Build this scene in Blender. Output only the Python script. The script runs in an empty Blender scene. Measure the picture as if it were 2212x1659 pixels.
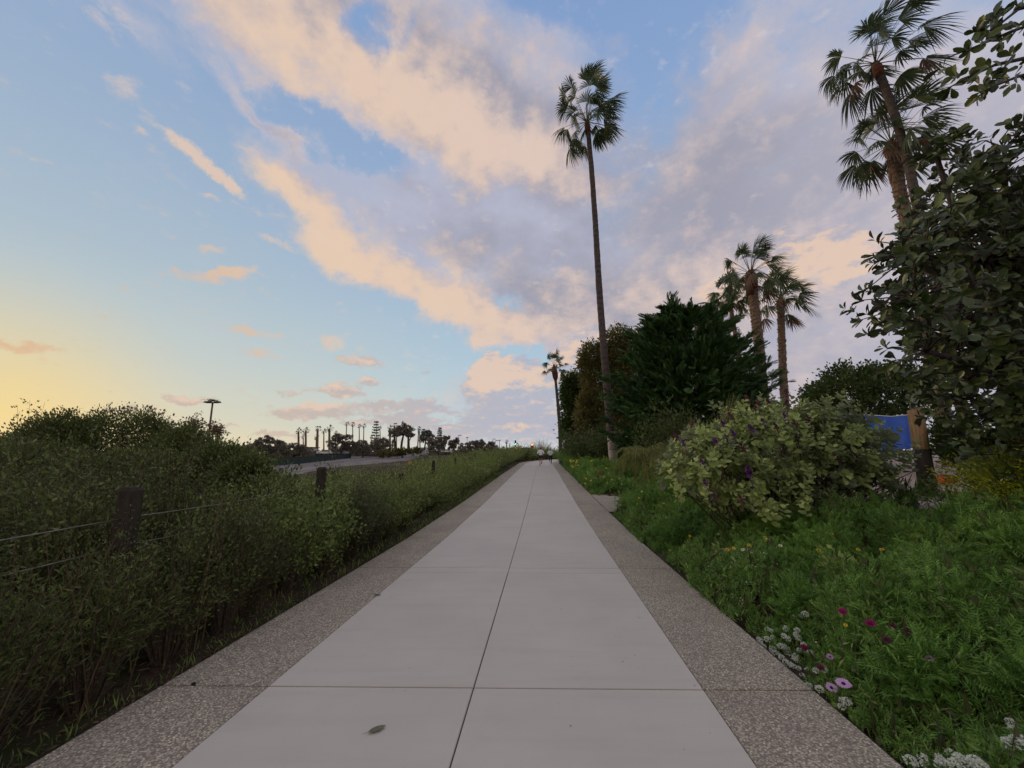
import bpy, math, random
import numpy as np
from mathutils import Vector, Matrix

SC = bpy.context.scene
COL = SC.collection
PI = math.pi
R = math.radians

# ------------------------------------------------------------------ camera
EYE = 1.57
PITCH = R(9.0)
FOC = 840.0                       # focal length for a frame 2212 wide
cam_data = bpy.data.cameras.new("camera")
cam = bpy.data.objects.new("camera", cam_data)
COL.objects.link(cam)
cam.location = (0, 0, EYE)
cam.rotation_euler = (R(90) + PITCH, 0, 0)
cam_data.sensor_width = 36.0
cam_data.lens = 36.0 * FOC / 2212.0
cam_data.shift_y = 25.0 / 2212.0
cam_data.clip_start = 0.05
cam_data.clip_end = 4000
SC.camera = cam


def ray(u, v):
    x = (u - 1106.0) / FOC
    y = (854.5 - v) / FOC
    c, s = math.cos(PITCH), math.sin(PITCH)
    return Vector((x, c - y * s, s + y * c))


def at(u, v, d):
    """world point seen in direction (u, v) of the 2212x1659 view, d metres ahead"""
    r = ray(u, v)
    return Vector((r.x * d / r.y, d, EYE + r.z * d / r.y))


# ------------------------------------------------------------------ view settings
SC.view_settings.view_transform = 'Standard'
SC.view_settings.look = 'None'
SC.view_settings.exposure = 0.0
SC.view_settings.gamma = 1.0
SC.view_settings.use_curve_mapping = False
SC.cycles.max_bounces = 6
SC.cycles.diffuse_bounces = 3
SC.cycles.glossy_bounces = 2
SC.cycles.transmission_bounces = 4
SC.cycles.transparent_max_bounces = 6
SC.cycles.use_adaptive_sampling = True
SC.cycles.adaptive_threshold = 0.02

# ------------------------------------------------------------------ sun
SUN_DIR = ray(-60, 925).normalized()
sun_az = math.atan2(SUN_DIR.x, SUN_DIR.y)
sun_el = R(3.0)
sd = bpy.data.lights.new("sun", 'SUN')
sd.energy = 1.2
sd.angle = R(12)
sd.color = (1.0, 0.66, 0.36)
sun = bpy.data.objects.new("sun", sd)
COL.objects.link(sun)
sv = Vector((math.sin(sun_az) * math.cos(sun_el), math.cos(sun_az) * math.cos(sun_el), math.sin(sun_el)))
sun.rotation_euler = sv.to_track_quat('Z', 'Y').to_euler()

# ------------------------------------------------------------------ sky
def lin(c):
    return tuple(((x / 255.0) / 12.92 if x <= 10.3 else (((x / 255.0) + 0.055) / 1.055) ** 2.4) for x in c)


class G:
    """tiny helper for building shader node graphs"""
    def __init__(self, tree):
        self.t = tree

    def n(self, kind, **kw):
        nd = self.t.nodes.new(kind)
        for k, v in kw.items():
            setattr(nd, k, v)
        return nd

    def link(self, a, b):
        if hasattr(a, 'links') or isinstance(a, bpy.types.NodeSocket):
            self.t.links.new(a, b)
        else:
            b.default_value = a

    def m(self, op, a, b=0.0, c=None, clamp=False):
        nd = self.n('ShaderNodeMath', operation=op, use_clamp=clamp)
        self.link(a, nd.inputs[0])
        self.link(b, nd.inputs[1])
        if c is not None:
            self.link(c, nd.inputs[2])
        return nd.outputs[0]

    def vm(self, op, a, b=(0, 0, 0)):
        nd = self.n('ShaderNodeVectorMath', operation=op)
        self.link(a, nd.inputs[0])
        if op == 'SCALE':
            self.link(b, nd.inputs[3])
        else:
            self.link(b, nd.inputs[1])
        return nd.outputs[0]

    def smooth(self, x, lo, hi, a=0.0, b=1.0):
        nd = self.n('ShaderNodeMapRange', interpolation_type='SMOOTHSTEP')
        self.link(x, nd.inputs[0])
        for i, q in zip((1, 2, 3, 4), (lo, hi, a, b)):
            self.link(q, nd.inputs[i])
        return nd.outputs[0]

    def mix(self, f, a, b):
        nd = self.n('ShaderNodeMix', data_type='RGBA', blend_type='MIX')
        self.link(f, nd.inputs[0])
        for q, i in ((a, 6), (b, 7)):
            if isinstance(q, tuple) and len(q) == 3:
                q = (*q, 1.0)
            self.link(q, nd.inputs[i])
        return nd.outputs[2]

    def noise(self, vec, scale, detail=4, rough=0.5, dist=0.0, dims='3D'):
        nd = self.n('ShaderNodeTexNoise', noise_dimensions=dims)
        self.link(vec, nd.inputs['Vector'])
        nd.inputs['Scale'].default_value = scale
        nd.inputs['Detail'].default_value = detail
        nd.inputs['Roughness'].default_value = rough
        nd.inputs['Distortion'].default_value = dist
        return nd

    def blob(self, vec, cx, cy, rx, ry, rot):
        mp = self.n('ShaderNodeMapping', vector_type='TEXTURE')
        self.link(vec, mp.inputs[0])
        mp.inputs['Location'].default_value = (cx, cy, 0)
        mp.inputs['Rotation'].default_value = (0, 0, rot)
        mp.inputs['Scale'].default_value = (rx, ry, 1)
        gr = self.n('ShaderNodeTexGradient', gradient_type='SPHERICAL')
        self.link(mp.outputs[0], gr.inputs[0])
        return gr.outputs['Fac']


def stereo(u, v):
    r = ray(u, v).normalized()
    return r.x / (1 + r.y), r.z / (1 + r.y)


world = bpy.data.worlds.new("World")
SC.world = world
world.use_nodes = True
wt = world.node_tree
wt.nodes.clear()
g = G(wt)
tc = g.n('ShaderNodeTexCoord').outputs['Generated']
sep = g.n('ShaderNodeSeparateXYZ')
wt.links.new(tc, sep.inputs[0])
DX, DY, DZ = sep.outputs
den = g.m('ADD', DY, 1.02)
comb = g.n('ShaderNodeCombineXYZ')
g.link(g.m('DIVIDE', DX, den), comb.inputs[0])
g.link(g.m('DIVIDE', DZ, den), comb.inputs[1])
S = comb.outputs[0]


def field(vec, items):
    """sum of soft ellipses given as (u, v, half length, half width, tilt in degrees (down to the right +), weight)"""
    acc = None
    for (u, v, a, b, rot, w) in items:
        cx, cy = stereo(u, v)
        k = 1.0 / (2 * FOC) * (0.5 + 0.5 * math.cos(math.atan(math.hypot(u - 1106, v - 988) / FOC)))
        t = math.radians(rot)
        bl = g.blob(vec, cx, cy, a * k, b * k, -t)
        acc = g.m('MULTIPLY_ADD', bl, w, 0.0 if acc is None else acc)
    return acc


def warp(vec, scale, amt, detail=3, rough=0.55):
    nz = g.noise(tc, scale, detail, rough)
    off = g.vm('SCALE', g.vm('SUBTRACT', nz.outputs['Color'], (0.5, 0.5, 0.5)), amt)
    return g.vm('ADD', vec, off)


W1 = warp(S, 5.0, 0.13, 7, 0.62)      # broad, wispy
W2 = warp(S, 30.0, 0.024, 7, 0.68)      # puffy cumulus edges

# clear sky: azimuth and height
elev = g.m('ARCSINE', DZ)
e = g.m('MULTIPLY', elev, 2 / PI)              # 0 horizon .. 1 zenith
nish = g.n('ShaderNodeTexSky', sky_type='NISHITA', sun_disc=False)
nish.sun_elevation = sun_el
nish.sun_rotation = sun_az
nish.air_density = 1.0
nish.dust_density = 1.0
nish.ozone_density = 1.5

sdot = g.n('ShaderNodeVectorMath', operation='DOT_PRODUCT')
g.link(tc, sdot.inputs[0])
sdot.inputs[1].default_value = tuple(sv)
sang = g.m('ARCCOSINE', g.m('MINIMUM', sdot.outputs['Value'], 0.9999))   # angle from the sun, radians


def ramp(x, stops):
    nd = g.n('ShaderNodeValToRGB')
    g.link(x, nd.inputs[0])
    el = nd.color_ramp.elements
    nd.color_ramp.interpolation = 'B_SPLINE' if len(stops) > 3 else 'EASE'
    while len(el) < len(stops):
        el.new(0.5)
    for q, (p, c) in zip(el, stops):
        q.position = p
        q.color = (*lin(c), 1)
    return nd.outputs['Color']


away = ramp(e, [(0.0, (208, 216, 217)), (0.06, (196, 216, 223)), (0.16, (174, 202, 221)), (0.34, (152, 179, 213)),
                (0.60, (132, 162, 208)), (1.0, (112, 144, 194))])
near = ramp(e, [(0.0, (230, 216, 176)), (0.05, (220, 214, 188)), (0.12, (203, 210, 203)), (0.24, (178, 196, 208)),
                (0.50, (150, 170, 199)), (1.0, (110, 140, 190))])
fs = g.smooth(sang, 0.05, 1.15, 1.0, 0.0)
clear = g.mix(fs, away, near)
glow = g.m('MULTIPLY', g.smooth(sang, 0.0, 0.30, 1.0, 0.0), 0.55)
clear = g.mix(glow, clear, lin((255, 216, 112)))
# a share of the physical sky
nsc = g.n('ShaderNodeMix', data_type='RGBA', blend_type='MIX')
nsc.inputs[0].default_value = 0.05
g.link(clear, nsc.inputs[6])
g.link(g.vm('SCALE', nish.outputs[0], 0.05), nsc.inputs[7])
clear = nsc.outputs[2]

# --- clouds: where
big = [
    (1500, 330, 1150, 420, 12, 1.7), (1900, 620, 900, 420, 0, 1.6), (1000, 560, 520, 170, 22, 1.25),
    (760, 60, 620, 170, 20, 1.5), (960, 240, 560, 130, 24, 1.5), (560, 130, 300, 90, 38, 0.9),
    (300, 40, 170, 60, 60, 0.55), (620, 390, 170, 60, 30, 0.9), (780, 560, 300, 75, 34, 0.95), (1010, 690, 260, 60, 25, 0.9),
    (540, 235, 180, 34, 42, 0.75), (1280, 700, 420, 110, 0, 1.1), (600, 290, 90, 22, 38, .55),
    (1400, 880, 700, 110, 0, 1.0), (2000, 870, 700, 200, 0, 1.5), (1700, 600, 300, 160, 0, .5),
]
holes = [
    (740, 315, 190, 52, 20, -1.7), (830, 62, 80, 100, 20, -1.4), (1430, 70, 330, 190, 130, -1.5), (1370, 380, 260, 120, 120, -.6),
    (1100, 668, 120, 34, 12, -1.0), (1330, 0, 260, 80, 0, -1.0), (640, 470, 60, 60, 0, -.5), (1130, 30, 120, 160, 20, -.4),
    (1130, 810, 300, 46, 4, -1.5), (1820, 100, 240, 80, 20, -.3), (1260, 250, 160, 60, 90, -.2),
]
cov_raw = field(W1, big)
# cloud sheet carried on unseen overhead and behind, added to warm the ground light
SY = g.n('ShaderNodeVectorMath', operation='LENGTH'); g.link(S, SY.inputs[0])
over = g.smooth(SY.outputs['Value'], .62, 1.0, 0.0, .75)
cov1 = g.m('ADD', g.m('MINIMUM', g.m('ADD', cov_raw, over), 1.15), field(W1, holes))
nA = g.noise(g.vm('MULTIPLY', tc, (1, 1, 1.6)), 7.0, 6, 0.6).outputs['Fac']
# fine wisps drawn out along the run of the cloud
mps = g.n('ShaderNodeMapping', vector_type='TEXTURE')
g.link(W1, mps.inputs[0])
mps.inputs['Rotation'].default_value = (0, 0, R(-38))
mps.inputs['Scale'].default_value = (2.6, 1.0, 1.0)
nE = g.noise(mps.outputs[0], 26.0, 8, 0.68).outputs['Fac']
den1 = g.m('ADD', cov1, g.m('MULTIPLY', g.m('SUBTRACT', nA, 0.5), 0.8))
den1 = g.m('ADD', den1, g.m('MULTIPLY', g.m('SUBTRACT', nE, 0.5), .7))
a1 = g.smooth(den1, 0.0, 1.0, 0.0, 0.95)

wisps = [
    (435, 350, 130, 22, 38, 1.6), (490, 395, 60, 14, 35, 1.0), (318, 290, 22, 16, 30, 1.0), (460, 435, 26, 9, 10, .9),
    (300, 215, 60, 40, 30, .7), (480, 602, 120, 22, -8, 1.0), (520, 590, 60, 16, -20, 1.0), (600, 528, 60, 12, 15, .9), (545, 458, 40, 12, 20, .9),
    (65, 752, 100, 17, 4, 1.5), (545, 720, 80, 12, 3, 1.0), (465, 550, 50, 14, 0, .7), (250, 60, 90, 50, 60, .6),
    (715, 742, 40, 34, 0, 1.2), (570, 768, 55, 18, 5, .9), (700, 520, 60, 14, 30, 1.0), (380, 515, 30, 12, 0, .5),
]
cov2 = field(W2, wisps)
nB = g.noise(g.vm('MULTIPLY', tc, (1, 1, 1.8)), 24.0, 5, 0.6).outputs['Fac']
a2 = g.smooth(g.m('ADD', cov2, g.m('MULTIPLY', g.m('SUBTRACT', nB, 0.5), 2.6)), 0.15, 1.3, 0.0, 0.85)

puffs = [
    (415, 866, 62, 17, 0, 1.4), (280, 885, 60, 9, 0, .9), (250, 845, 34, 9, 0, .8), (490, 918, 60, 10, 0, .9), (785, 781, 72, 19, 0, 1.5),
    (735, 846, 75, 24, 3, 1.6), (640, 850, 60, 14, 0, 1.0), (680, 890, 115, 26, -4, 1.8), (590, 938, 60, 11, 0, 1.2), (650, 943, 60, 8, 0, .7),
    (800, 826, 60, 16, 0, 1.1), (915, 803, 22, 8, 0, .8), (875, 838, 26, 8, 0, .5), (905, 880, 75, 28, 0, 1.5), (815, 876, 55, 20, 0, 1.3),
    (850, 905, 120, 18, 0, 1.2), (1068, 806, 62, 56, 0, 2.6), (1036, 830, 50, 44, 0, 2.2), (1120, 812, 62, 50, 0, 2.4), (1165, 830, 70, 56, 0, 2.2), (1090, 850, 120, 34, 0, 1.6),
    (1100, 890, 180, 36, 0, 1.5), (1000, 925, 200, 24, 0, 1.3), (1160, 930, 180, 34, 0, 1.5), (960, 950, 260, 18, 0, 1.0),
    (1230, 775, 60, 60, 0, 1.6), (1300, 740, 90, 60, 0, 1.6), (760, 915, 80, 10, 0, .8),
    (1545, 640, 90, 100, 0, .9), (1720, 590, 150, 130, 0, 1.0), (1830, 560, 90, 80, 0, .8),
    (-300, 900, 300, 20, 0, 1.0), (2600, 800, 500, 90, 0, 1.2),
]
cov3 = field(W2, puffs)
nC = g.noise(g.vm('MULTIPLY', tc, (1, 1, 2.2)), 26.0, 7, 0.62).outputs['Fac']
nCs = g.noise(g.vm('MULTIPLY', g.vm('ADD', tc, (-.010, 0, .012)), (1, 1, 2.2)), 26.0, 7, 0.62).outputs['Fac']
rel3 = g.m('SUBTRACT', nC, nCs)
den3 = g.m('ADD', g.m('MULTIPLY', cov3, .92), g.m('MULTIPLY', g.m('SUBTRACT', nC, 0.5), 2.1))
a3 = g.smooth(den3, 0.30, 0.80, 0.0, 0.9)

# --- clouds: sunlit (peach) and shaded (lavender) sides
warm1 = field(W1, [
    (860, 190, 560, 150, 26, 1.0), (1060, 310, 400, 80, 18, 1.0), (600, 110, 400, 130, 38, .8), (560, 400, 160, 110, 30, .9),
    (780, 555, 420, 75, 36, 1.1), (660, 490, 200, 70, 40, .8), (960, 660, 330, 80, 22, .8), (1100, 720, 260, 70, 12, .8),
    (1000, 60, 300, 80, 20, .45), (1760, 620, 420, 220, 0, .75), (1560, 640, 160, 130, 0, .5), (1340, 640, 200, 90, 0, .3),
    (1400, 900, 500, 120, 0, .4), (1650, 60, 120, 150, 0, .35), (1500, 300, 200, 50, -30, .35), (1300, 690, 200, 60, 0, .5),
    (950, 440, 330, 70, 10, -1.4), (1180, 500, 260, 90, 10, -1.0), (1500, 480, 500, 120, 0, -.3), (800, 360, 200, 40, 15, -.5),
])
nD = g.noise(tc, 9.0, 5, 0.6).outputs['Fac']
warm1 = g.m('ADD', warm1, g.m('MULTIPLY', over, 1.3))  # peach added to the unseen overhead cloud, for warmer, brighter light on the ground
nAs = g.noise(g.vm('MULTIPLY', g.vm('ADD', tc, (-.03, 0, .0)), (1, 1, 1.6)), 7.0, 6, 0.6).outputs['Fac']
warm1 = g.m('ADD', warm1, g.m('MULTIPLY', g.m('SUBTRACT', nA, nAs), 3.0))
fw = g.smooth(g.m('ADD', warm1, g.m('ADD', g.m('MULTIPLY', g.m('SUBTRACT', nD, 0.5), 2.0), g.m('MULTIPLY', g.m('SUBTRACT', nE, 0.5), .8))), -0.35, 1.35)
# density a little towards the sun against density here: the side that faces the sun is lit
W1s = g.vm('ADD', W1, (-0.016, 0.004, 0))
thick = g.smooth(g.m('ADD', cov_raw, g.m('MULTIPLY', g.m('SUBTRACT', nA, 0.5), 1.8)), 0.5, 1.9)
shade = g.mix(thick, lin((184, 186, 204)), lin((158, 157, 172)))
lit = g.mix(g.smooth(sang, 0.5, 1.5), lin((232, 203, 177)), lin((220, 198, 189)))
c1 = g.mix(fw, shade, lit)
right = g.smooth(DX, 0.35, 0.8)
c1 = g.mix(g.m('MULTIPLY', right, 0.5), c1, lin((198, 195, 208)))

warm3 = field(W2, [
    (1068, 800, 75, 60, 0, 1.9), (1035, 825, 50, 44, 0, 1.5), (1150, 815, 80, 44, 0, 1.3), (690, 876, 110, 18, -4, 1.3), (730, 838, 60, 18, 0, 1.3),
    (785, 778, 60, 14, 0, 1.3), (415, 862, 50, 12, 0, 1.4), (1545, 640, 90, 95, 0, 1.6), (1735, 545, 140, 100, 0, 1.6), (1760, 650, 220, 150, 0, 1.0), (1820, 550, 90, 70, 0, 1.0),
    (640, 846, 50, 10, 0, 1.0), (1230, 770, 60, 50, 0, 1.2), (1300, 735, 90, 50, 0, 1.0), (905, 862, 50, 8, 0, .5), (1130, 925, 70, 12, 0, .9), (800, 822, 50, 12, 0, .8),
])
fw3 = g.smooth(g.m('ADD', warm3, g.m('MULTIPLY', rel3, 3.2)), 0.0, 1.3)
c3 = g.mix(fw3, g.mix(g.smooth(sang, 0.3, 1.0), lin((200, 182, 170)), lin((178, 180, 194))), lin((228, 200, 180)))
c2 = g.mix(g.smooth(sang, 0.2, 0.9), lin((222, 184, 150)), lin((230, 214, 204)))

skyc = g.mix(a1, clear, c1)
skyc = g.mix(a2, skyc, c2)
skyc = g.mix(a3, skyc, c3)
# pale band low on the horizon, and the unseen half below it
low = g.smooth(e, 0.0, 0.05, 0.55, 0.0)
skyc = g.mix(low, skyc, g.mix(fs, lin((206, 203, 208)), lin((243, 222, 176))))
below = g.smooth(DZ, -0.06, -0.01, 1.0, 0.0)
skyc = g.mix(below, skyc, lin((120, 116, 112)))
bg = g.n('ShaderNodeBackground')
g.link(skyc, bg.inputs[0])
bg.inputs[1].default_value = 1.0
wo = g.n('ShaderNodeOutputWorld')
wt.links.new(bg.outputs[0], wo.inputs[0])
world.cycles.sampling_method = 'MANUAL'
world.cycles.sample_map_resolution = 512

# ================================================================== helpers
RNG = np.random.default_rng(7)


def tag(o, label=None, cat=None, group=None, kind=None):
    if label: o['label'] = label
    if cat: o['category'] = cat
    if group: o['group'] = group
    if kind: o['kind'] = kind
    return o


def empty(name, loc, label=None, cat=None, group=None, kind=None):
    o = bpy.data.objects.new(name, None)
    COL.objects.link(o)
    o.location = loc
    o.empty_display_size = 0.1
    return tag(o, label, cat, group, kind)


class MB:
    """collects vertices and faces (numpy) and turns them into one mesh object"""
    def __init__(self):
        self.v, self.f, self.mi, self.n = [], [], [], 0

    def add(self, V, F, mi=0):
        V = np.asarray(V, dtype=np.float32).reshape(-1, 3)
        if len(F) == 0:
            return self
        F = np.asarray(F, dtype=np.int64)
        self.v.append(V)
        self.f.append(F + self.n)
        self.mi.append(mi)
        self.n += len(V)
        return self

    def box(self, c, s, rz=0.0, mi=0, taper=1.0):
        x, y, z = s[0] / 2, s[1] / 2, s[2] / 2
        P = np.array([(-x, -y, -z), (x, -y, -z), (x, y, -z), (-x, y, -z),
                      (-x * taper, -y * taper, z), (x * taper, -y * taper, z), (x * taper, y * taper, z), (-x * taper, y * taper, z)])
        ca, sa = math.cos(rz), math.sin(rz)
        Q = np.stack([P[:, 0] * ca - P[:, 1] * sa, P[:, 0] * sa + P[:, 1] * ca, P[:, 2]], 1) + np.array(c)
        return self.add(Q, [(0, 3, 2, 1), (4, 5, 6, 7), (0, 1, 5, 4), (1, 2, 6, 5), (2, 3, 7, 6), (3, 0, 4, 7)], mi)

    def mesh(self, name, mats, smooth=False):
        me = bpy.data.meshes.new(name)
        V = np.concatenate(self.v)
        nl = sum(f.size for f in self.f)
        npoly = sum(len(f) for f in self.f)
        me.vertices.add(len(V))
        me.vertices.foreach_set('co', V.ravel())
        me.loops.add(nl)
        me.loops.foreach_set('vertex_index', np.concatenate([f.ravel() for f in self.f]).astype(np.int32))
        me.polygons.add(npoly)
        tot = np.concatenate([np.full(len(f), f.shape[1]) for f in self.f])
        start = np.concatenate([[0], np.cumsum(tot)[:-1]])
        me.polygons.foreach_set('loop_start', start.astype(np.int32))
        me.polygons.foreach_set('loop_total', tot.astype(np.int32))
        if len(mats) > 1:
            mi = np.concatenate([np.full(len(f), m) for f, m in zip(self.f, self.mi)])
            me.polygons.foreach_set('material_index', mi.astype(np.int32))
        me.polygons.foreach_set('use_smooth', np.full(npoly, bool(smooth)))
        for m in mats:
            me.materials.append(m)
        me.update(calc_edges=True)
        return me

    def build(self, name, mats, parent=None, smooth=False, loc=None):
        if not isinstance(mats, (list, tuple)):
            mats = [mats]
        if not self.v:
            return None
        origin = None
        if parent is None and loc is not None:
            origin = np.array(loc, dtype=np.float32)
        elif parent is not None:
            origin = np.zeros(3, dtype=np.float32)
            q = parent
            while q is not None:
                origin += np.array(q.location, dtype=np.float32)
                q = q.parent
        if origin is not None:
            self.v = [v - origin for v in self.v]
        me = self.mesh(name, mats, smooth)
        o = bpy.data.objects.new(name, me)
        COL.objects.link(o)
        if parent is not None:
            o.parent = parent
        elif loc is not None:
            o.location = loc
        return o


def tube(pts, rad, n=8, cap=True, jitter=0.0, rng=RNG):
    P = np.array([tuple(p) for p in pts], dtype=float)
    rad = np.broadcast_to(np.asarray(rad, dtype=float), (len(P),))
    T = np.gradient(P, axis=0)
    T /= np.maximum(np.linalg.norm(T, axis=1, keepdims=True), 1e-9)
    up = np.array([0, 0, 1.0]) if abs(T[0, 2]) < 0.9 else np.array([1.0, 0, 0])
    N = np.cross(T[0], up); N /= np.linalg.norm(N)
    V = []
    ang = np.linspace(0, 2 * PI, n, endpoint=False)
    for i in range(len(P)):
        N = N - T[i] * np.dot(N, T[i]); N /= max(np.linalg.norm(N), 1e-9)
        B = np.cross(T[i], N)
        r = rad[i] * (1 + (rng.uniform(-jitter, jitter, n) if jitter else 0))
        V.append(P[i] + (np.cos(ang) * r)[:, None] * N + (np.sin(ang) * r)[:, None] * B)
    V = np.concatenate(V)
    F = []
    a = np.arange(n); b = (a + 1) % n
    for i in range(len(P) - 1):
        F.append(np.stack([a + i * n, b + i * n, b + (i + 1) * n, a + (i + 1) * n], 1))
    F = np.concatenate(F)
    if cap:
        V = np.concatenate([V, P[-1:], P[:1]])
        top = (len(P) - 1) * n
        c = len(V) - 2
        F = np.concatenate([F, np.stack([a + top, b + top, np.full(n, c), np.full(n, c)], 1)[:, :4]])
        F2 = np.stack([b, a, np.full(n, c + 1), np.full(n, c + 1)], 1)
        F = np.concatenate([F, F2])
        # degenerate quads -> keep as tris in a separate list is overkill; collapse by tiny offset
        V = np.concatenate([V, V[c:c + 1] + T[-1] * 1e-4, V[c + 1:c + 2] - T[0] * 1e-4])
        F[F.shape[0] - 2 * n:F.shape[0] - n, 3] = len(V) - 2
        F[F.shape[0] - n:, 3] = len(V) - 1
    return V, F


def unit(a):
    return a / np.maximum(np.linalg.norm(a, axis=-1, keepdims=True), 1e-9)


def scatter(tpl, pos, d, size, rng, up=None, width=None):
    """place a leaf template (x across, y along, z normal) at every pos, pointing along d"""
    TV, TF = tpl
    n = len(pos)
    d = unit(np.asarray(d, dtype=float))
    if up is None:
        up = rng.normal(size=(n, 3))
    x = unit(np.cross(d, up))
    z = np.cross(x, d)
    size = np.broadcast_to(np.asarray(size, dtype=float), (n,))
    w = size if width is None else size * np.broadcast_to(np.asarray(width, dtype=float), (n,))
    V = (pos[:, None, :] + TV[None, :, 0:1] * x[:, None, :] * w[:, None, None]
         + TV[None, :, 1:2] * d[:, None, :] * size[:, None, None]
         + TV[None, :, 2:3] * z[:, None, :] * size[:, None, None])
    F = TF[None] + (np.arange(n) * len(TV))[:, None, None]
    return V.reshape(-1, 3), F.reshape(-1, TF.shape[1])


def T_(v, f):
    return np.array(v, dtype=float), np.array(f, dtype=np.int64)


LEAF = T_([(0, 0, 0), (.24, .45, .07), (0, 1, -.05), (-.24, .45, .07)], [(0, 1, 2), (0, 2, 3)])
NARROW = T_([(0, 0, 0), (.09, .45, .03), (0, 1, -.1), (-.09, .45, .03)], [(0, 1, 2), (0, 2, 3)])
ROUND = T_([(0, 0, 0), (.3, .25, .06), (.38, .58, .08), (.2, .9, .0), (0, 1, -.06), (-.2, .9, .0), (-.38, .58, .08), (-.3, .25, .06), (0, .5, -.04)],
           [(8, 0, 1), (8, 1, 2), (8, 2, 3), (8, 3, 4), (8, 4, 5), (8, 5, 6), (8, 6, 7), (8, 7, 0)])
OBOV = T_([(0, 0, 0), (.13, .3, .03), (.24, .6, .05), (.19, .86, .01), (0, 1, -.06), (-.19, .86, .01), (-.24, .6, .05), (-.13, .3, .03), (0, .5, -.03)],
          [(8, 0, 1), (8, 1, 2), (8, 2, 3), (8, 3, 4), (8, 4, 5), (8, 5, 6), (8, 6, 7), (8, 7, 0)])


def feather_tpl(pairs=5, w=0.32, lw=.05, droop=0.25, lead=.25, tipw=.5):
    V, F = [], []
    for i in range(pairs):
        t = 0.18 + 0.75 * i / pairs
        L = w * math.sin(PI * (0.22 + 0.62 * i / pairs)) ** .7
        for s in (-1, 1):
            k = len(V)
            V += [(0, t, -droop * t * t), (s * L * .5, t + L * lead + lw, -droop * t * t + .03), (s * L, t + L * (lead + .35), -droop * t * t - .05), (s * L * .5, t + L * lead - lw, -droop * t * t)]
            F += [(k, k + 1, k + 2), (k, k + 2, k + 3)]
    k = len(V)
    V += [(-.012, 0, 0), (.012, 0, 0), (lw * tipw, .8, -droop * .64), (0, 1.05, -droop * 1.1), (-lw * tipw, .8, -droop * .64)]
    F += [(k, k + 1, k + 2), (k, k + 2, k + 4), (k + 4, k + 2, k + 3)]
    return T_(V, F)


FEATHER = feather_tpl()
SPRAY = feather_tpl(7, .34, .035, -.12, .9, .8)     # cypress spray, swept forward


def ellip(rng, n, c, r, shell=0.5, squash_low=None):
    d = unit(rng.normal(size=(n, 3)))
    q = rng.uniform(0, 1, n) ** (1 / 3.0)
    q = shell + (1 - shell) * q if shell < 1 else np.ones(n)
    q = np.where(rng.uniform(size=n) < .5, q, rng.uniform(.75, 1.05, n))
    return np.array(c) + d * q[:, None] * np.array(r), d


def clumps(rng, blobs, n_clump, per, spread, leaf_out=0.8):
    """leaves in clumps sitting on a set of ellipsoids; blobs = [(centre, radii)]; returns pos, dir"""
    vol = np.array([abs(r[0] * r[1] + r[1] * r[2] + r[0] * r[2]) for c, r in blobs])
    pick = rng.choice(len(blobs), n_clump, p=vol / vol.sum())
    C = np.zeros((n_clump, 3)); D = np.zeros((n_clump, 3))
    for i, (c, r) in enumerate(blobs):
        m = pick == i
        p, d = ellip(rng, m.sum(), c, r, .45)
        C[m] = p; D[m] = d
    off = rng.normal(size=(n_clump, per, 3)) * np.asarray(spread)
    pos = C[:, None, :] + off
    dr = unit(off) * .7 + D[:, None, :] * leaf_out + rng.normal(size=off.shape) * .35
    return pos.reshape(-1, 3), unit(dr.reshape(-1, 3)), C, D


# ------------------------------------------------------------------ materials
def material(name):
    m = bpy.data.materials.new(name)
    m.use_nodes = True
    t = m.node_tree
    t.nodes.clear()
    return m, G(t)


def principled(g, col, rough=.7, spec=.3, bump=None, bstr=.3, bdist=.01, metal=0.0, emis=None, estr=0.0):
    p = g.n('ShaderNodeBsdfPrincipled')
    if isinstance(col, tuple):
        col = (*col[:3], 1)
    g.link(col, p.inputs['Base Color'])
    g.link(rough, p.inputs['Roughness'])
    p.inputs['Specular IOR Level'].default_value = spec
    p.inputs['Metallic'].default_value = metal
    if emis:
        p.inputs['Emission Color'].default_value = (*emis, 1)
        p.inputs['Emission Strength'].default_value = estr
    if bump is not None:
        b = g.n('ShaderNodeBump')
        b.inputs['Strength'].default_value = bstr
        b.inputs['Distance'].default_value = bdist
        g.link(bump, b.inputs['Height'])
        g.link(b.outputs[0], p.inputs['Normal'])
    return p


def out(g, sh):
    o = g.n('ShaderNodeOutputMaterial')
    g.link(sh, o.inputs[0])


def objpos(g):
    return g.n('ShaderNodeNewGeometry').outputs['Position']


def simple(name, a, b=None, scale=8, rough=.7, spec=.3, bstr=.2, bdist=.01, detail=5, metal=0.0, emis=None, estr=0.0, stretch=(1, 1, 1)):
    m, g = material(name)
    b = b or tuple(x * .7 for x in a)
    v = g.vm('MULTIPLY', objpos(g), stretch)
    nz = g.noise(v, scale, detail, .6).outputs['Fac']
    f = g.smooth(nz, .3, .7)
    c = g.mix(f, a, b)
    p = principled(g, c, rough, spec, nz, bstr, bdist, metal, emis, estr)
    out(g, p.outputs[0])
    return m


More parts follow.
